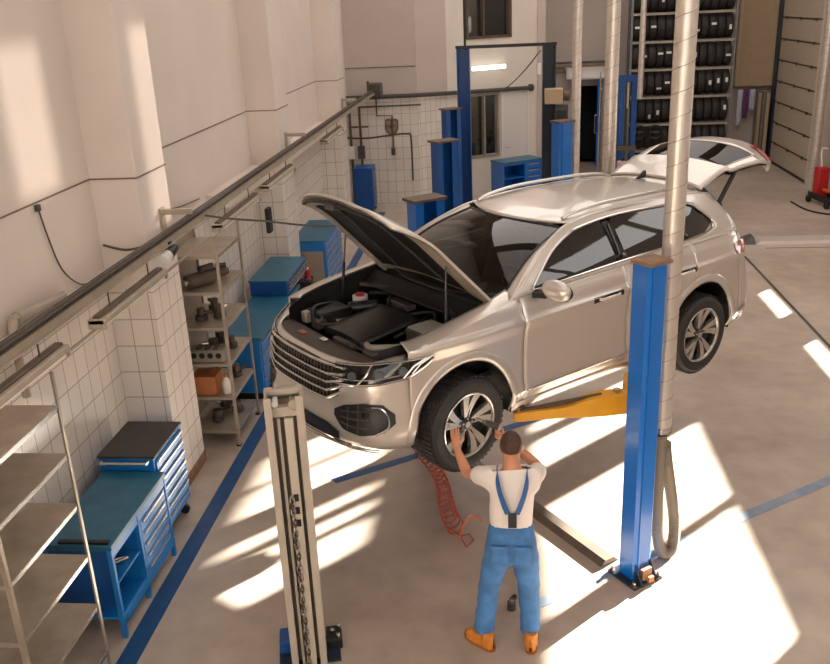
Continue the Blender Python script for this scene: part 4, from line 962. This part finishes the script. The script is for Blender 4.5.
# bench and chest behind the parts shelving
t = thing('workbench', 'long blue workbench between the parts shelving and the car bonnet', 'workbench', (-3.24, 10.95, 0))
MB().box((0, 0, .84), (.56, 2.2, .045)).build('worktop', TEALTOP, t, bevel=.006); MB().box((-.02, .0, .46), (.5, 2.1, .72)).build('cabinet_body', BLUE2, t, bevel=.006)
for j in range(3):
    for k in range(4):
        d = MB().box((.235, -.7+.7*j, .2+.17*k), (.02, .62, .155)).build('drawer', BLUE2, t, bevel=.004); MB().box((.252, -.7+.7*j, .25+.17*k), (.016, .54, .02)).build('drawer_handle', STEEL, d)
m = MB(); m.box((0, 0, .05), (.46, 2.0, .10), BLACK); m.build('plinth', None, t)
chest('tool_chest', 'low blue tool chest with teal lid at the far end of long blue bench', -3.55, -3.0, 11.5, 12.75, .865, 1.06, 3, body=DBLUE, top=TEALTOP, handle=False, cat='tool chest')
t = chest('tool_cabinet', 'tall blue tool cabinet by the second pilaster, with red items in its side shelf', -3.46, -2.9, 13.7, 15.2, .1, 1.05, 7, handle=False, top=TEALTOP, legs=True)
m = MB(); m.box((0, -.76, .6), (.48, .03, .6), mat('grey_side_panel', (150, 140, 126), .5)); m.build('side_bin', None, t)
for k, (x, l) in enumerate(((-.15, 'red spray can at the wall side of blue cabinet'), (-.05, 'dark red spray can second from the wall on blue cabinet'), (.05, 'orange spray can in the side rack of blue cabinet'), (.15, 'red spray can nearest the aisle on blue cabinet'))):
    m = MB(); m.cyl((-3.18+x, 12.88+.0, .66), (-3.18+x, 12.88, .84), .042, (REDP, mat('dark_red', (120, 26, 26), .4), ORANGEC, REDP)[k], 14); m.cyl((-3.18+x, 12.88, .84), (-3.18+x, 12.88, .87), .02, WHITE, 10)
    tag(m.build('spray_can', None), l, 'spray can', 'spray cans on the blue cabinet')
t0_ = thing('can_rack', 'small grey wall rack holding the row of red spray cans', 'rack', (-3.18, 12.88, .6)); MB().box((0, 0, .05), (.44, .12, .015)).build('rack_shelf', GREYDARK, t0_); MB().box((0, .055, -.1), (.44, .012, .44)).build('rack_panel', GREYDARK, t0_); MB().box((0, -.055, .09), (.44, .008, .03)).build('rack_lip', STEEL, t0_)
for sx in (-.2, .2): MB().box((sx, .0, -.29), (.03, .1, .62)).build('rack_leg', GREYDARK, t0_)
t = chest('tool_cabinet', 'blue tool cabinet in the far corner under the wall panel', -3.50, -3.05, 20.3, 20.9, .1, 1.05, 4, handle=False, body=DBLUE, top=DBLUE, legs=True)
# cart in front of the office wall, oblique
t = thing('tool_trolley', 'blue workshop trolley with open shelf and drawers in front of the white office door', 'tool cabinet', (.30, 21.55, 0), AZ)
MB().box((0, 0, .98), (1.15, .58, .04)).build('worktop', TEALTOP, t, bevel=.008)
m = MB(); m.box((0, .27, .55), (1.1, .02, .82), BLUE); m.box((-.55, 0, .55), (.02, .54, .82), BLUE); m.box((.55, 0, .55), (.02, .54, .82), BLUE); m.box((.05, 0, .55), (.02, .54, .82), BLUE); m.box((0, 0, .16), (1.1, .54, .03), BLUE); m.box((-.25, 0, .6), (.58, .5, .02), BLUE); m.box((0, -.265, .94), (1.1, .02, .06), BLUE); m.build('trolley_body', None, t)
for k in range(5):
    d = MB().box((.30, -.265, .26+.145*k), (.48, .02, .13)).build('drawer', BLUE, t, bevel=.004); MB().box((.30, -.28, .30+.145*k), (.3, .016, .02)).build('drawer_handle', STEEL, d)
for sx in (-1, 1):
    for sy in (-1, 1): MB().cyl((sx*.48, sy*.2-.02, .07), (sx*.48, sy*.2+.02, .07), .07, None, 14).build('castor', BLACK, t)
t = thing('air_compressor', 'dark machine with blue rail on the floor between trolley and portal lift', 'compressor', (1.0, 22.4, 0))
m = MB(); m.cyl((-.4, 0, .45), (.4, 0, .45), .22, BROWNM, 18); m.build('air_tank', None, t); MB().box((0, 0, .8), (.9, .3, .05)).build('top_rail', DBLUE, t); MB().box((0, 0, .72), (.3, .2, .14)).build('pump', GREYDARK, t, bevel=.02)
for sx in (-.3, .3): MB().box((sx, 0, .13), (.06, .36, .26)).build('leg', GREYDARK, t)

# ================================================================ BACK WALL DETAIL
t = thing('wall_pipework', 'brown pipes running along the top of tiled back wall and office partition', 'pipe', (0, 0, 0))
m = MB(); m.tube([(-4.0, 21.42, 2.56), (-2.1, 21.42, 2.58), booth(.9, 2.54, .08), booth(3.36, 2.48, .08)], .05, GREYDARK, 10); m.build('main_pipe', None, t)
m = MB(); m.cyl((-4.0, 21.42, 2.34), (-1.95, 21.42, 2.36), .02, BROWNM, 8); m.build('lower_pipe', None, t)
m = MB(); m.tube([(-3.02, 21.44, 2.55), (-3.02, 21.44, 2.13), (-2.66, 21.44, 2.13), (-2.66, 21.44, 1.35)], .018, BROWNM, 8); m.cyl((-2.66, 21.40, 1.2), (-2.66, 21.40, 1.36), .05, GREYDARK, 10); m.build('drop_pipe', None, t)
m = MB(); m.cyl(booth(3.30, 2.48, .06), booth(3.38, 2.48, .06), .09, GREYDARK, 14); m.build('end_cap', None, t)
tag(MB().tube([(-4.0, 21.17, 1.70), (-3.6, 21.16, 1.66), (-3.2, 21.16, 1.65), (-2.8, 21.17, 1.69), (-2.3, 21.2, 1.72), (-2.2, 21.2, 1.6), (-2.2, 21.25, .6)], .022, GREYDARK, 8, smooth=5).build('wall_hose', None), 'dark hose strung across the tiled back wall below the shield plaque', 'hose')
for k, x in enumerate((-3.66, -3.42)):
    m = MB(); m.cyl((x, 21.3, .0), (x, 21.3, 2.45), .03, BROWNM, 8); m.box((x+.1, 21.3, 1.9), (.2, .05, .04), BROWNM); m.box((x, 21.28, 1.3), (.16, .12, .3), GREYDARK if k else WHITE)
    tag(m.build('riser_pipe', None), ('upright brown pipe with white box in the far corner of tiled wall', 'upright brown pipe with dark box just right of the corner pipe')[k], 'pipe')
t = thing('shield_plaque', 'small brown shield-shaped plaque on the tiled back wall', 'plaque', (-2.68, 21.49, 1.86))
sh = [(-.16,.16),(-.08,.19),(0,.17),(.08,.19),(.16,.16),(.16,-.03),(.12,-.14),(0,-.22),(-.12,-.14),(-.16,-.03)]
RX = Matrix.Rotation(radians(90), 4, 'X')
MB().prism(sh, .03, None, RX).build('shield', mat('bronze_shield', (112, 92, 76), .45, metal=.4, var=.15), t, bevel=.006)
MB().prism([(x*.78, y*.78) for x, y in sh], .036, None, RX).build('shield_field', mat('shield_field', (146, 124, 104), .5, var=.1), t)
m = MB(); m.box((0, -.04, 0), (.02, .012, .27), BROWNM); m.box((0, -.04, .02), (.24, .012, .02), BROWNM); m.prism([(x*.3, y*.3) for x, y in sh], .044, BROWNM, RX); m.build('shield_device', None, t)
# wall strip lamp (lit) on the office wall
EM = mat('lit_tube', (255, 252, 246), .4, emit=(255, 250, 240), estr=3)
t = thing('wall_lamp', 'lit white strip lamp mounted on the office wall above the window', 'lamp', booth(2.05, 3.06, .0), AZ)
m = MB(); m.box((0, -.04, 0), (1.02, .08, .09), WHITE); m.build('lamp_housing', None, t, bevel=.01); m = MB(); m.box((0, -.10, 0), (.98, .05, .10), EM); m.build('diffuser', None, t, bevel=.02)
tag(MB().box(booth(1.28, 3.35, .03), (.2, .05, .5), None, rz=AZ).build('wall_switch_panel', WHITE, bevel=.01), 'pale grey switch panel on the wall left of the upper framed window', 'switch panel')
# tools hanging beyond the window: a grey locker seen through the glass
t = thing('office_locker', 'grey locker and papers seen through the lower office window', 'locker', booth(2.0, 0, -1.1), AZ)
MB().box((0, 0, .9), (.5, .4, 1.8)).build('locker_body', GREYPAINT, t, bevel=.01); MB().box((-.0, -.21, 1.2), (.3, .01, .5)).build('paper', WHITE, t)
# tyre rack
t = thing('tyre_rack', 'tall steel tyre rack filling the far wall behind the car', 'rack', (4.7, 25.4, 0))
MB().box((.02, .36, 2.6), (2.7, .02, 5.2)).build('back_panel', mat('rack_depth_black', (24, 28, 28), .8), t)  # added black sheet stands in for the unlit depth behind the tyres
ZS = (.55, 1.26, 1.98, 2.70, 3.41, 4.12)
for x in (-1.32, 0.02, 1.36):
    for y in (-.28, .28):
        m = MB(); m.box((x, y, 2.6), (.06, .05, 5.2), mat('rack_post', (120, 122, 122), .4, metal=.4)); m.build('upright', None, t)
for z in ZS:
    for y in (-.28, .28): MB().box((.02, y, z-.03), (2.74, .04, .06)).build('shelf_beam', GREYPAINT, t)
TY = MB(); TY.lathe([(.19,-.085),(.24,-.10),(.30,-.092),(.325,-.05),(.33,0),(.325,.05),(.30,.092),(.24,.10),(.19,.085),(.185,0)], RUBBER, 20, Matrix.Rotation(radians(-90), 4, 'Z'), closed=True)
tyre0 = TY.build('stored_tyre', None); tyre0.location = (0, 0, -50)
LB = MB(); LB.box((0, -.335, 0), (.13, .008, .055), WHITE); lab0 = LB.build('paper_label', None)
rows = ('lowest', 'second', 'third', 'fourth', 'fifth', 'topmost'); ords = ('first', 'second', 'third', 'fourth', 'fifth', 'sixth', 'seventh', 'eighth', 'ninth', 'tenth', 'eleventh', 'twelfth')
first = True
for r, z in enumerate(ZS):
    for k in range(12):
        o = tyre0 if first else tyre0.copy()
        if not first: COL.objects.link(o)
        first = False
        x = 3.52+k*.212+(.06 if k > 5 else 0); o.location = (x, 25.4+random.uniform(-.02, .02), z+.332); o.rotation_euler = (random.uniform(0, 6.28), 0, 0)
        tag(o, '%s tyre from the left on the %s shelf of the tall tyre rack' % (ords[k], rows[r]), 'tyre', 'tyres stored on the tall rack')
        if random.random() < .42 and r > 0:
            l = lab0.copy(); COL.objects.link(l); l.parent = o; l.rotation_euler = (-o.rotation_euler.x+random.uniform(-.25, .45), 0, 0)
            if random.random() < .2: l.scale = (.5, 1, 2.2)
bpy.data.objects.remove(lab0)
# board, cloths and leaning panels beside the rack
t = thing('wall_board', 'large tan board hung high on the far wall beside the garage door', 'board', (6.98, 26.38, 2.0))
MB().box((0, 0, 1.9), (1.14, .12, 3.8)).build('board_panel', BEIGE, t, bevel=.01); MB().box((0, -.065, .03), (1.14, .02, .06)).build('bottom_edge', BROWNM, t); MB().box((-.5, -.065, 1.9), (.05, .02, 3.7)).build('side_edge', mat('board_edge', (196, 172, 140), .6), t)
for k, (x, c, l) in enumerate(((6.58, (222, 222, 232), 'white cloth hanging under the tan board, nearest the tyre rack'), (6.75, (120, 70, 120), 'purple cloth hanging under the tan board'), (6.91, (200, 206, 222), 'pale blue cloth hanging under the tan board'))):
    m = MB(); m.grid(lambda a, b: (x+lerp(-.07, .07, a), 26.2+.025*sin(a*14+k), lerp(1.98, 1.0+.2*k, b)), 14, 6, mat('cloth_%s' % ('white', 'purple', 'blue')[k], c, .8)); tag(m.build('hanging_cloth', None, solid=.006), l, 'cloth', 'cloths under the tan board')
for k, (x, c, l) in enumerate(((7.06, (150, 132, 112), 'brown sheet panel leaning on the far wall, left one'), (7.17, (112, 104, 94), 'grey sheet panel leaning on the far wall between two others'), (7.28, (170, 150, 124), 'tan sheet panel leaning on the far wall beside the dark door post'))):
    m = MB(); m.box((x, 26.1, .95), (.09, .3, 1.9), mat('sheet_%s' % ('brown', 'grey', 'tan')[k], c, .6)); tag(m.build('leaning_panel', None, bevel=.004), l, 'panel', 'panels leaning by the garage door')
for k, (x, l) in enumerate(((3.68, 'black hose reel hanging under the tyre rack, left one'), (4.10, 'black hose reel hanging under the tyre rack, right one'))):
    m = MB(); m.tube([V((x+.17*cos(a), 25.0, 1.05+.17*sin(a))) for a in [2*pi*i/20 for i in range(20)]], .035, BLACK, 8, closed=True); m.box((x, 25.02, 1.05), (.30, .03, .04), GREYDARK); tag(m.build('hose_reel', None), l, 'hose reel', 'hose reels on the tyre rack')
# blue posts and trolley in front of the rack
t = thing('press_frame', 'blue workshop press frame standing before the tyre rack', 'workshop press', (3.12, 23.4, 0))
for x in (-.16, .16): MB().box((x, 0, 1.35), (.14, .14, 2.7)).build('post', DBLUE, t, bevel=.01)
MB().box((0, 0, 2.62), (.5, .16, .16)).build('head_beam', DBLUE, t); MB().box((0, 0, .9), (.5, .2, .12)).build('press_bed', BROWNM, t); MB().cyl((0, 0, 1.9), (0, 0, 2.55), .05, None, 12).build('ram', STEEL, t); MB().box((0, 0, .03), (.6, .6, .06)).build('base', DBLUE, t)
t = thing('step_ladder', 'pale aluminium step ladder standing left of the tyre rack', 'ladder', (2.72, 24.6, 0))
for x in (-.18, .18): MB().beam((x, 0, 0), (x*.8, .2, 2.7), .05, .03, GREYPAINT).build('rail', None, t)
for k in range(9): MB().box((0, .02+k*.021, .3+k*.28), (.34, .06, .025)).build('rung', GREYPAINT, t)
for k, (x, c, l) in enumerate(((2.95, (206, 172, 176), 'pink canister on the floor beside the blue press frame'), (3.32, (190, 196, 96), 'yellow-green canister on the floor beside the blue press frame'))):
    t = thing('canister', l, 'canister', (x, 22.85, 0)); MB().box((0, 0, .33), (.22, .2, .66)).build('canister_body', mat('canister_%s' % ('pink', 'green')[k], c, .45), t, bevel=.03); MB().cyl((.05, 0, .66), (.05, 0, .72), .035, None, 12).build('cap', BLACK, t)
tag(MB().cyl((4.0, 21.3, .05), (4.0, 21.3, .06), .02).build('floor_bolt', STEEL), 'x', 'x') if False else None
# pipes on the far wall above the doorway
for k, z in enumerate((2.62, 2.74, 2.86)): tag(MB().cyl((1.07, 26.4, z), (3.0, 26.4, z), .03, None, 8).build('wall_pipe', RUST if k < 2 else BROWNM), ('lowest of three brown pipes on the wall above the dark doorway', 'middle one of three brown pipes above the dark doorway', 'uppermost of three brown pipes above the dark doorway')[k], 'pipe', 'pipes above the doorway')
# red and black machine by the right edge
t = thing('trolley_jack', 'red and black trolley jack standing by the garage door jamb', 'trolley jack', (7.15, 20.3, 0), radians(100))
for sy in (-1, 1): MB().box((0, sy*.16, .16), (1.0, .03, .14)).build('side_frame', BLACK, t, bevel=.01)
MB().box((.30, 0, .45), (.22, .28, .7)).build('red_housing', REDP, t, bevel=.04); MB().cyl((.15, 0, .3), (-.4, 0, .34), .045, None, 12).build('lifting_ram', mat('orange_enamel', (206, 90, 40), .4), t)
MB().cyl((-.42, 0, .3), (-.42, 0, .38), .09, None, 16).build('saddle', GREYDARK, t); MB().tube([(.32, 0, .7), (.42, 0, 1.1), (.40, 0, 1.2), (.2, 0, 1.22)], .02, None, 8).build('pump_handle', WHITE, t)
for sx in (-.4, .4):
    for sy in (-1, 1): MB().cyl((sx, sy*.2-.03, .075), (sx, sy*.2+.03, .075), .075, None, 14).build('wheel', BLACK, t)
tag(MB().tube([(6.5, 20.6, .02), (6.6, 19.7, .02), (7.0, 19.25, .02), (7.6, 19.3, .02), (8, 19.6, .02)], .02, BLACK, 8, smooth=6).build('floor_cable', None), 'thick black cable curving over the floor around the trolley jack', 'cable')
# steel plate on the floor, with dark wedge
t = thing('floor_ramp', 'long pale steel ramp plate lying on the floor behind the car', 'ramp', (6.0, 17.25, 0))
m = MB(); m.add([(-1.2,-.24,.0),(1.6,-.24,0),(1.6,.24,0),(-1.2,.24,0),(-1.1,-.2,.05),(1.6,-.2,.05),(1.6,.2,.05),(-1.1,.2,.05)], [(0,1,5,4),(1,2,6,5),(2,3,7,6),(3,0,4,7),(4,5,6,7),(3,2,1,0)], mat('pale_steel_plate', (206, 198, 190), .35, metal=.3)); m.build('plate', None, t)
MB().add([(-1.45,-.25,0),(-1.2,-.25,0),(-1.2,.25,0),(-1.5,.25,0),(-1.3,-.1,.09),(-1.22,-.15,.12),(-1.22,.15,.12),(-1.35,.1,.09)], [(0,1,5,4),(1,2,6,5),(2,3,7,6),(3,0,4,7),(4,5,6,7),(3,2,1,0)]).build('end_wedge', GREYDARK, t)
MB().box((2.3, 0, .012), (1.3, .5, .02)).build('blue_plate', mat('blue_grey_plate', (150, 160, 172), .4), t)
# air hose
m = MB(); pts = []
p0, p1 = V((-.92, 8.40, .04)), V((-.40, 6.90, .05))
N = 260
for i in range(N+1):
    t_ = i/N; c = p0.lerp(p1, t_)+V((.06*sin(t_*5), 0, 0)); a = t_*2*pi*17; r = .05+.03*t_
    ax = (p1-p0).normalized(); sd_ = ax.cross(V((0,0,1)))
    pts.append(c+sd_*r*cos(a)+V((0,0,r+.0+r*sin(a))))
pts += [V((-.42, 6.82, .10)), V((-.36, 6.75, .02)), V((-.30, 6.85, .03)), V((-.34, 6.95, .03)), V((-.42, 6.88, .05))]
m.tube(pts, .009, mat('red_coil_hose', (176, 76, 58), .4), 6)
t = thing('air_hose', 'coiled red air hose lying on the floor left of the mechanic', 'hose', (0, 0, 0)); m.build('hose_coil', None, t)
m = MB(); m.tube([(-.42, 6.88, .05), (-.40, 6.6, .25), (-.33, 6.1, .7), (-.26, 5.75, .98), (-.19, 5.62, 1.02)], .009, mat('orange_hose', (222, 120, 60), .4), 6, smooth=6); m.build('hose_lead', None, t)
t = thing('wheel_socket', 'small dark socket tool lying on the floor behind the mechanic\'s legs', 'tool', (.035, 5.93, 0))
m = MB(); m.cyl((0,0,0), (0,0,.07), .035, GREYDARK, 14); m.cyl((0,0,.07), (0,0,.10), .02, STEEL, 10); m.build('socket_body', None, t); MB().cyl((.0, .1, .02), (.03, .14, .02), .02, None, 10).build('adapter', BLACK, t)
# ================================================================ MECHANIC
SKIN = mat('skin', (206, 142, 108), .5, var=.04, scale=8)
SHIRT = mat('white_cotton', (228, 218, 210), .8, bump=.25, bscale=14)
DENIM = mat('blue_work_cloth', (68, 118, 172), .8, var=.2, scale=9, bump=.35, bscale=16)
DENIM2 = mat('blue_strap_cloth', (50, 98, 156), .75)
HAIRM = mat('brown_hair', (74, 46, 32), .6, var=.25, scale=40, bump=.4, bscale=90)
BOOT = mat('tan_leather', (206, 128, 46), .5, var=.1, scale=12)
SOLE = mat('boot_sole', (150, 88, 40), .7)
def skin(name, verts, edges, m, parent, root=0, subs=2, post=None):
    me = bpy.data.meshes.new(name); me.from_pydata([v[:3] for v in verts], edges, [])
    o = bpy.data.objects.new(name, me); COL.objects.link(o); o.parent = parent
    md = o.modifiers.new('skin', 'SKIN'); md.use_smooth_shade = True
    roots = root if isinstance(root, (list, tuple)) else [root]
    for i, v in enumerate(verts):
        sv = me.skin_vertices[0].data[i]; r = v[3]; sv.radius = r if isinstance(r, tuple) else (r, r); sv.use_root = i in roots
    sb = o.modifiers.new('sub', 'SUBSURF'); sb.levels = subs; sb.render_levels = subs
    dg = bpy.context.evaluated_depsgraph_get(); dg.update()
    ev = o.evaluated_get(dg); nm = bpy.data.meshes.new_from_object(ev)
    o.modifiers.clear(); o.data = nm
    nm.materials.clear(); nm.materials.append(m)
    nm.polygons.foreach_set('use_smooth', [True]*len(nm.polygons))
    if post:
        for v in nm.vertices: v.co = post(v.co)
    return o
per = thing('person', 'person with short brown hair in blue bib overalls and white t-shirt working on front wheel', 'person', (.0, 5.50, 0))
# joints (local; +y towards the wheel)
SHL, ELL, WRL = V((-.135,.03,1.445)), V((-.285,.22,1.355)), V((-.375,.435,1.455))
SHR, ELR, WRR = V((.215,.03,1.455)), V((.235,.30,1.375)), V((.01,.46,1.50))
bv = [(.03,0,.98,(.14,.10)), (.03,0,1.12,(.135,.095)), (.035,.01,1.28,(.15,.10)), (.04,.02,1.41,(.14,.09)), (.04,.03,1.50,(.062,.06)), (.038,.05,1.56,(.055,.058)), (.035,.075,1.62,(.068,.076)), (.033,.085,1.69,(.07,.082)), (.033,.08,1.745,(.05,.06))]
be = [(i, i+1) for i in range(8)]
def chain(pts, start, bv, be):
    prev = start
    for p in pts:
        bv.append(p); be.append((prev, len(bv)-1)); prev = len(bv)-1
    return prev
def P4(v, r): return (v.x, v.y, v.z, r)
aL = chain([P4(SHL, .055), P4(SHL.lerp(ELL, .5), .047), P4(ELL, .039), P4(ELL.lerp(WRL, .35), .042), P4(WRL, .026)], 3, bv, be)
aR = chain([P4(SHR, .055), P4(SHR.lerp(ELR, .5), .047), P4(ELR, .039), P4(ELR.lerp(WRR, .35), .042), P4(WRR, .026)], 3, bv, be)
chain([(-.06,0,.90,.085), (-.12,.02,.52,.055), (-.165,0,.10,.04)], 0, bv, be)
chain([(.12,0,.90,.085), (.15,.03,.52,.055), (.17,.02,.10,.04)], 0, bv, be)
roots = [0]
def hand(wr, fwd, side, up, start, grip):
    # fwd: along the hand; side: towards the thumb; up: back of the hand
    fwd, side, up = V(fwd).normalized(), V(side).normalized(), V(up).normalized()
    p1 = wr+fwd*.035; p2 = wr+fwd*.085
    chain([P4(p1, (.030, .017)), P4(p2, (.034, .014))], start, bv, be)
    for k, (w, L) in enumerate(((.027, .072), (.009, .080), (-.009, .074), (-.026, .058))):
        b0 = wr+fwd*.07+side*w*.9; b1 = wr+fwd*.095+side*w; d = fwd.copy(); q = b1; pts = []
        bv.append(P4(b0, .0095)); roots.append(len(bv)-1); last = len(bv)-1
        cur = 0
        pts.append(P4(b1, .0095))
        for sgm, f in enumerate((.42, .33, .25)):
            cur += grip*(.55, .8, .6)[sgm]; dd = fwd*cos(cur)-up*sin(cur); q = q+dd*L*f; pts.append(P4(q, (.009, .0085, .0075)[sgm]))
        chain(pts, last, bv, be)
    t0 = wr+fwd*.03+side*.02; bv.append(P4(t0, .012)); roots.append(len(bv)-1); last = len(bv)-1
    t1 = t0+(fwd*.5+side*.8-up*.2).normalized()*.035; t2 = t1+(fwd*.8+side*.35-up*.45).normalized()*.03; t3 = t2+(fwd*.8-up*.6).normalized()*.024
    chain([P4(t1, .0115), P4(t2, .010), P4(t3, .008)], last, bv, be)
hand(WRL, (-.1, .55, .75), (.9, .2, -.1), (-.1, -.75, .6), aL, .55)
hand(WRR, (-.80, .50, .28), (.1, .1, .95), (-.5, -.8, .1), aR, .95)
def facef(c):
    # face: brow, nose, chin pushed out towards +y
    c = c.copy(); d = c-V((.034,.085,1.66))
    if abs(d.x) < .03 and d.y > .03:
        c.y += .018*math.exp(-((c.z-1.645)/.016)**2)*math.exp(-(d.x/.011)**2)+.006*math.exp(-((c.z-1.68)/.012)**2)+.006*math.exp(-((c.z-1.60)/.016)**2)
        c.y -= .006*math.exp(-((c.z-1.668)/.008)**2)*(1 if abs(d.x) > .012 else 0)
    return c
body = skin('body', bv, be, SKIN, per, roots, 2, facef)
for sx in (-1, 1):
    m = MB(); m.ell((0,0,0), (.010, .018, .030), SKIN, 12, 8); e = m.build('ear', None, per); e.location = (.034+sx*.077, .075, 1.655); e.rotation_euler = (radians(10), 0, sx*radians(-18))
    m = MB(); m.ell((.034+sx*.028, .158, 1.668), (.011, .008, .008), WHITE, 10, 8); m.ell((.034+sx*.028, .164, 1.668), (.005, .004, .005), BLACK, 8, 6); m.build('eye', None, per)
m = MB(); m.ell((.034, .158, 1.608), (.022, .008, .006), mat('lips', (170, 96, 84), .5), 12, 6); m.build('mouth', None, per)
# hair: cap over the skull
def hairf(a, b):
    th = a*2*pi; ph = b*radians(108)
    bk = .5-.5*sin(th)              # 1 at the back of the head
    ph *= lerp(.62, 1.0, smooths(bk*1.6))
    return V((.034+.079*sin(ph)*cos(th), .070+.094*sin(ph)*sin(th), 1.672+.104*cos(ph)))
m = MB(); m.grid(hairf, 32, 14, HAIRM); m.build('hair', None, per, solid=.012)
# t-shirt
tv = [(.03,0,1.0,(.165,.115)), (.03,0,1.10,(.165,.118)), (.033,.005,1.22,(.172,.122)), (.036,.01,1.34,(.172,.118)), (.04,.022,1.44,(.125,.098)), (.04,.03,1.505,(.070,.066))]
te = [(i, i+1) for i in range(5)]
chain([P4(SHL+V((.015,-.0,0)), .080), P4(SHL.lerp(ELL, .35), .072), P4(SHL.lerp(ELL, .62), .070)], 4, tv, te)
chain([P4(SHR+V((-.015,0,0)), .080), P4(SHR.lerp(ELR, .35), .072), P4(SHR.lerp(ELR, .62), .070)], 4, tv, te)
skin('t_shirt', tv, te, SHIRT, per, 0, 2)
# overalls: waist, seat and legs
ov = [(.03,-.005,1.13,(.172,.125)), (.03,-.01,1.03,(.178,.135)), (.03,-.012,.93,(.185,.142)), (-.062,0,.83,(.108,.115)), (-.10,.01,.68,(.094,.10)), (-.135,.025,.50,(.080,.085)), (-.16,.01,.28,(.078,.082)), (-.178,-.005,.10,(.082,.088)),
      (.13,0,.83,(.108,.115)), (.145,.015,.68,(.094,.10)), (.158,.03,.50,(.080,.085)), (.168,.02,.28,(.076,.08)), (.175,.015,.10,(.080,.085))]
oe = [(0,1),(1,2),(2,3),(3,4),(4,5),(5,6),(6,7),(2,8),(8,9),(9,10),(10,11),(11,12)]
def wrinkle(c):
    c = c.copy(); w = .006*sin(c.z*38+c.x*25)*sin(c.z*13+c.y*30)*(1 if c.z < .9 else .4); n = V((c.x-(.03 if c.z > .85 else (-.13 if c.x < .03 else .155)), c.y, 0))
    if n.length > 1e-4: c += n.normalized()*w
    return c
ova = skin('overalls', ov, oe, DENIM, per, 2, 2, wrinkle)
def strip(pts, w, m, name, parent, th=.006):
    b = MB(); P = crom([V(p) for p in pts], 6); 
    for i in range(len(P)-1):
        pass
    vs = []; up = V((1,0,0))
    for i, p in enumerate(P):
        t = (P[min(i+1, len(P)-1)]-P[max(i-1, 0)]).normalized(); c = V((.035, .0, p.z)); n = (p-c); n = (n-t*n.dot(t)).normalized(); s_ = t.cross(n)
        vs += [p+s_*w/2, p-s_*w/2, p-s_*w/2+n*th, p+s_*w/2+n*th]
    k = len(P); fs = [(i*4+j, i*4+(j+1) % 4, i*4+4+(j+1) % 4, i*4+4+j) for i in range(k-1) for j in range(4)]+[(3,2,1,0), tuple((k-1)*4+j for j in range(4))]
    b.add(vs, fs, m); return b.build(name, None, parent)
def onback(x, z, yb): return (x, yb, z)
for sx in (-1, 1):
    strip([(.04+sx*.030,-.128,1.235), (.04+sx*.055,-.127,1.30), (.04+sx*.085,-.118,1.40), (.04+sx*.100,-.082,1.475), (.04+sx*.102,.0,1.512), (.04+sx*.098,.085,1.478), (.04+sx*.085,.132,1.40), (.04+sx*.08,.142,1.30)], .040, DENIM2, 'strap', ova)
strip([(.04,-.134,1.13), (.04,-.133,1.18), (.04,-.131,1.245)], .060, mat('dark_elastic', (40, 40, 46), .7), 'back_patch', ova, .009)
m = MB(); m.grid(lambda a, b: (.035+lerp(-.13, .13, a), .128+.018*sin(pi*a), lerp(1.10, 1.36, b)), 10, 6, DENIM); m.build('bib', None, ova, solid=.008)
m = MB()
for sx in (-1, 1): m.grid(lambda a, b: (.03+sx*.085+lerp(-.065, .065, a), -.150-.006*sin(pi*a)+.02*abs(sx*.085+lerp(-.065, .065, a))**1.0*.6, lerp(.84, .98, b)), 6, 6, DENIM); m.build('back_pocket', None, ova, solid=.005) if sx == 1 else None
# boots
def boot(x, y, rz):
    r = bpy.data.objects.new('boot', None); COL.objects.link(r); r.parent = per; r.location = (x, y, 0); r.rotation_euler.z = rz
    m = MB()
    def f(a, b):
        yy = lerp(-.095, .195, a); w = interp(a, (0,.08,.3,.62,.85,1), (.012,.038,.042,.050,.040,.006)); h = interp(a, (0,.1,.42,.6,.85,1), (.10,.125,.12,.085,.06,.03))
        t = b*pi; return (w*cos(t)*1.0, yy, .018+h*sin(t)**.7)
    m.grid(f, 22, 12, BOOT); m.cyl((0,-.03,.05), (0,-.035,.16), .052, BOOT, 16, r2=.048); m.build('boot_upper', None, r)
    m = MB()
    n = 28; out = []
    for i in range(n):
        t = 2*pi*i/n; a = .5-.5*cos(t); yy = lerp(-.10, .20, a); w = interp(a, (0,.08,.3,.62,.85,1), (.012,.042,.045,.054,.044,.008)); out.append((w*(1 if t < pi else -1), yy))
    m.prism(out, .022, SOLE); m.build('boot_sole', None, r)
boot(-.175, -.01, radians(50)); boot(.178, .0, radians(-4))
# impact wrench held against the hub
W0 = WRR+V((-.085,.075,.045))
W0 = WRR+V((-.10,.095,.082))
t = thing('impact_wrench', 'grey air wrench held by the mechanic against the wheel hub', 'tool', (per.location+W0))
ax = V((-.20,.12,.02)).normalized()
m = MB(); m.cyl(-ax*.05, ax*.06, .026, GREYDARK, 16); m.cyl(ax*.06, ax*.10, .024, STEEL, 16, r2=.014); m.build('motor_housing', None, t)
m = MB(); m.cyl((0,0,0), (.02,-.02,-.11), .017, BLACK, 12); m.build('grip', None, t)
m = MB(); m.cyl(ax*.10, ax*.16, .013, STEEL, 12); m.build('socket', None, t)
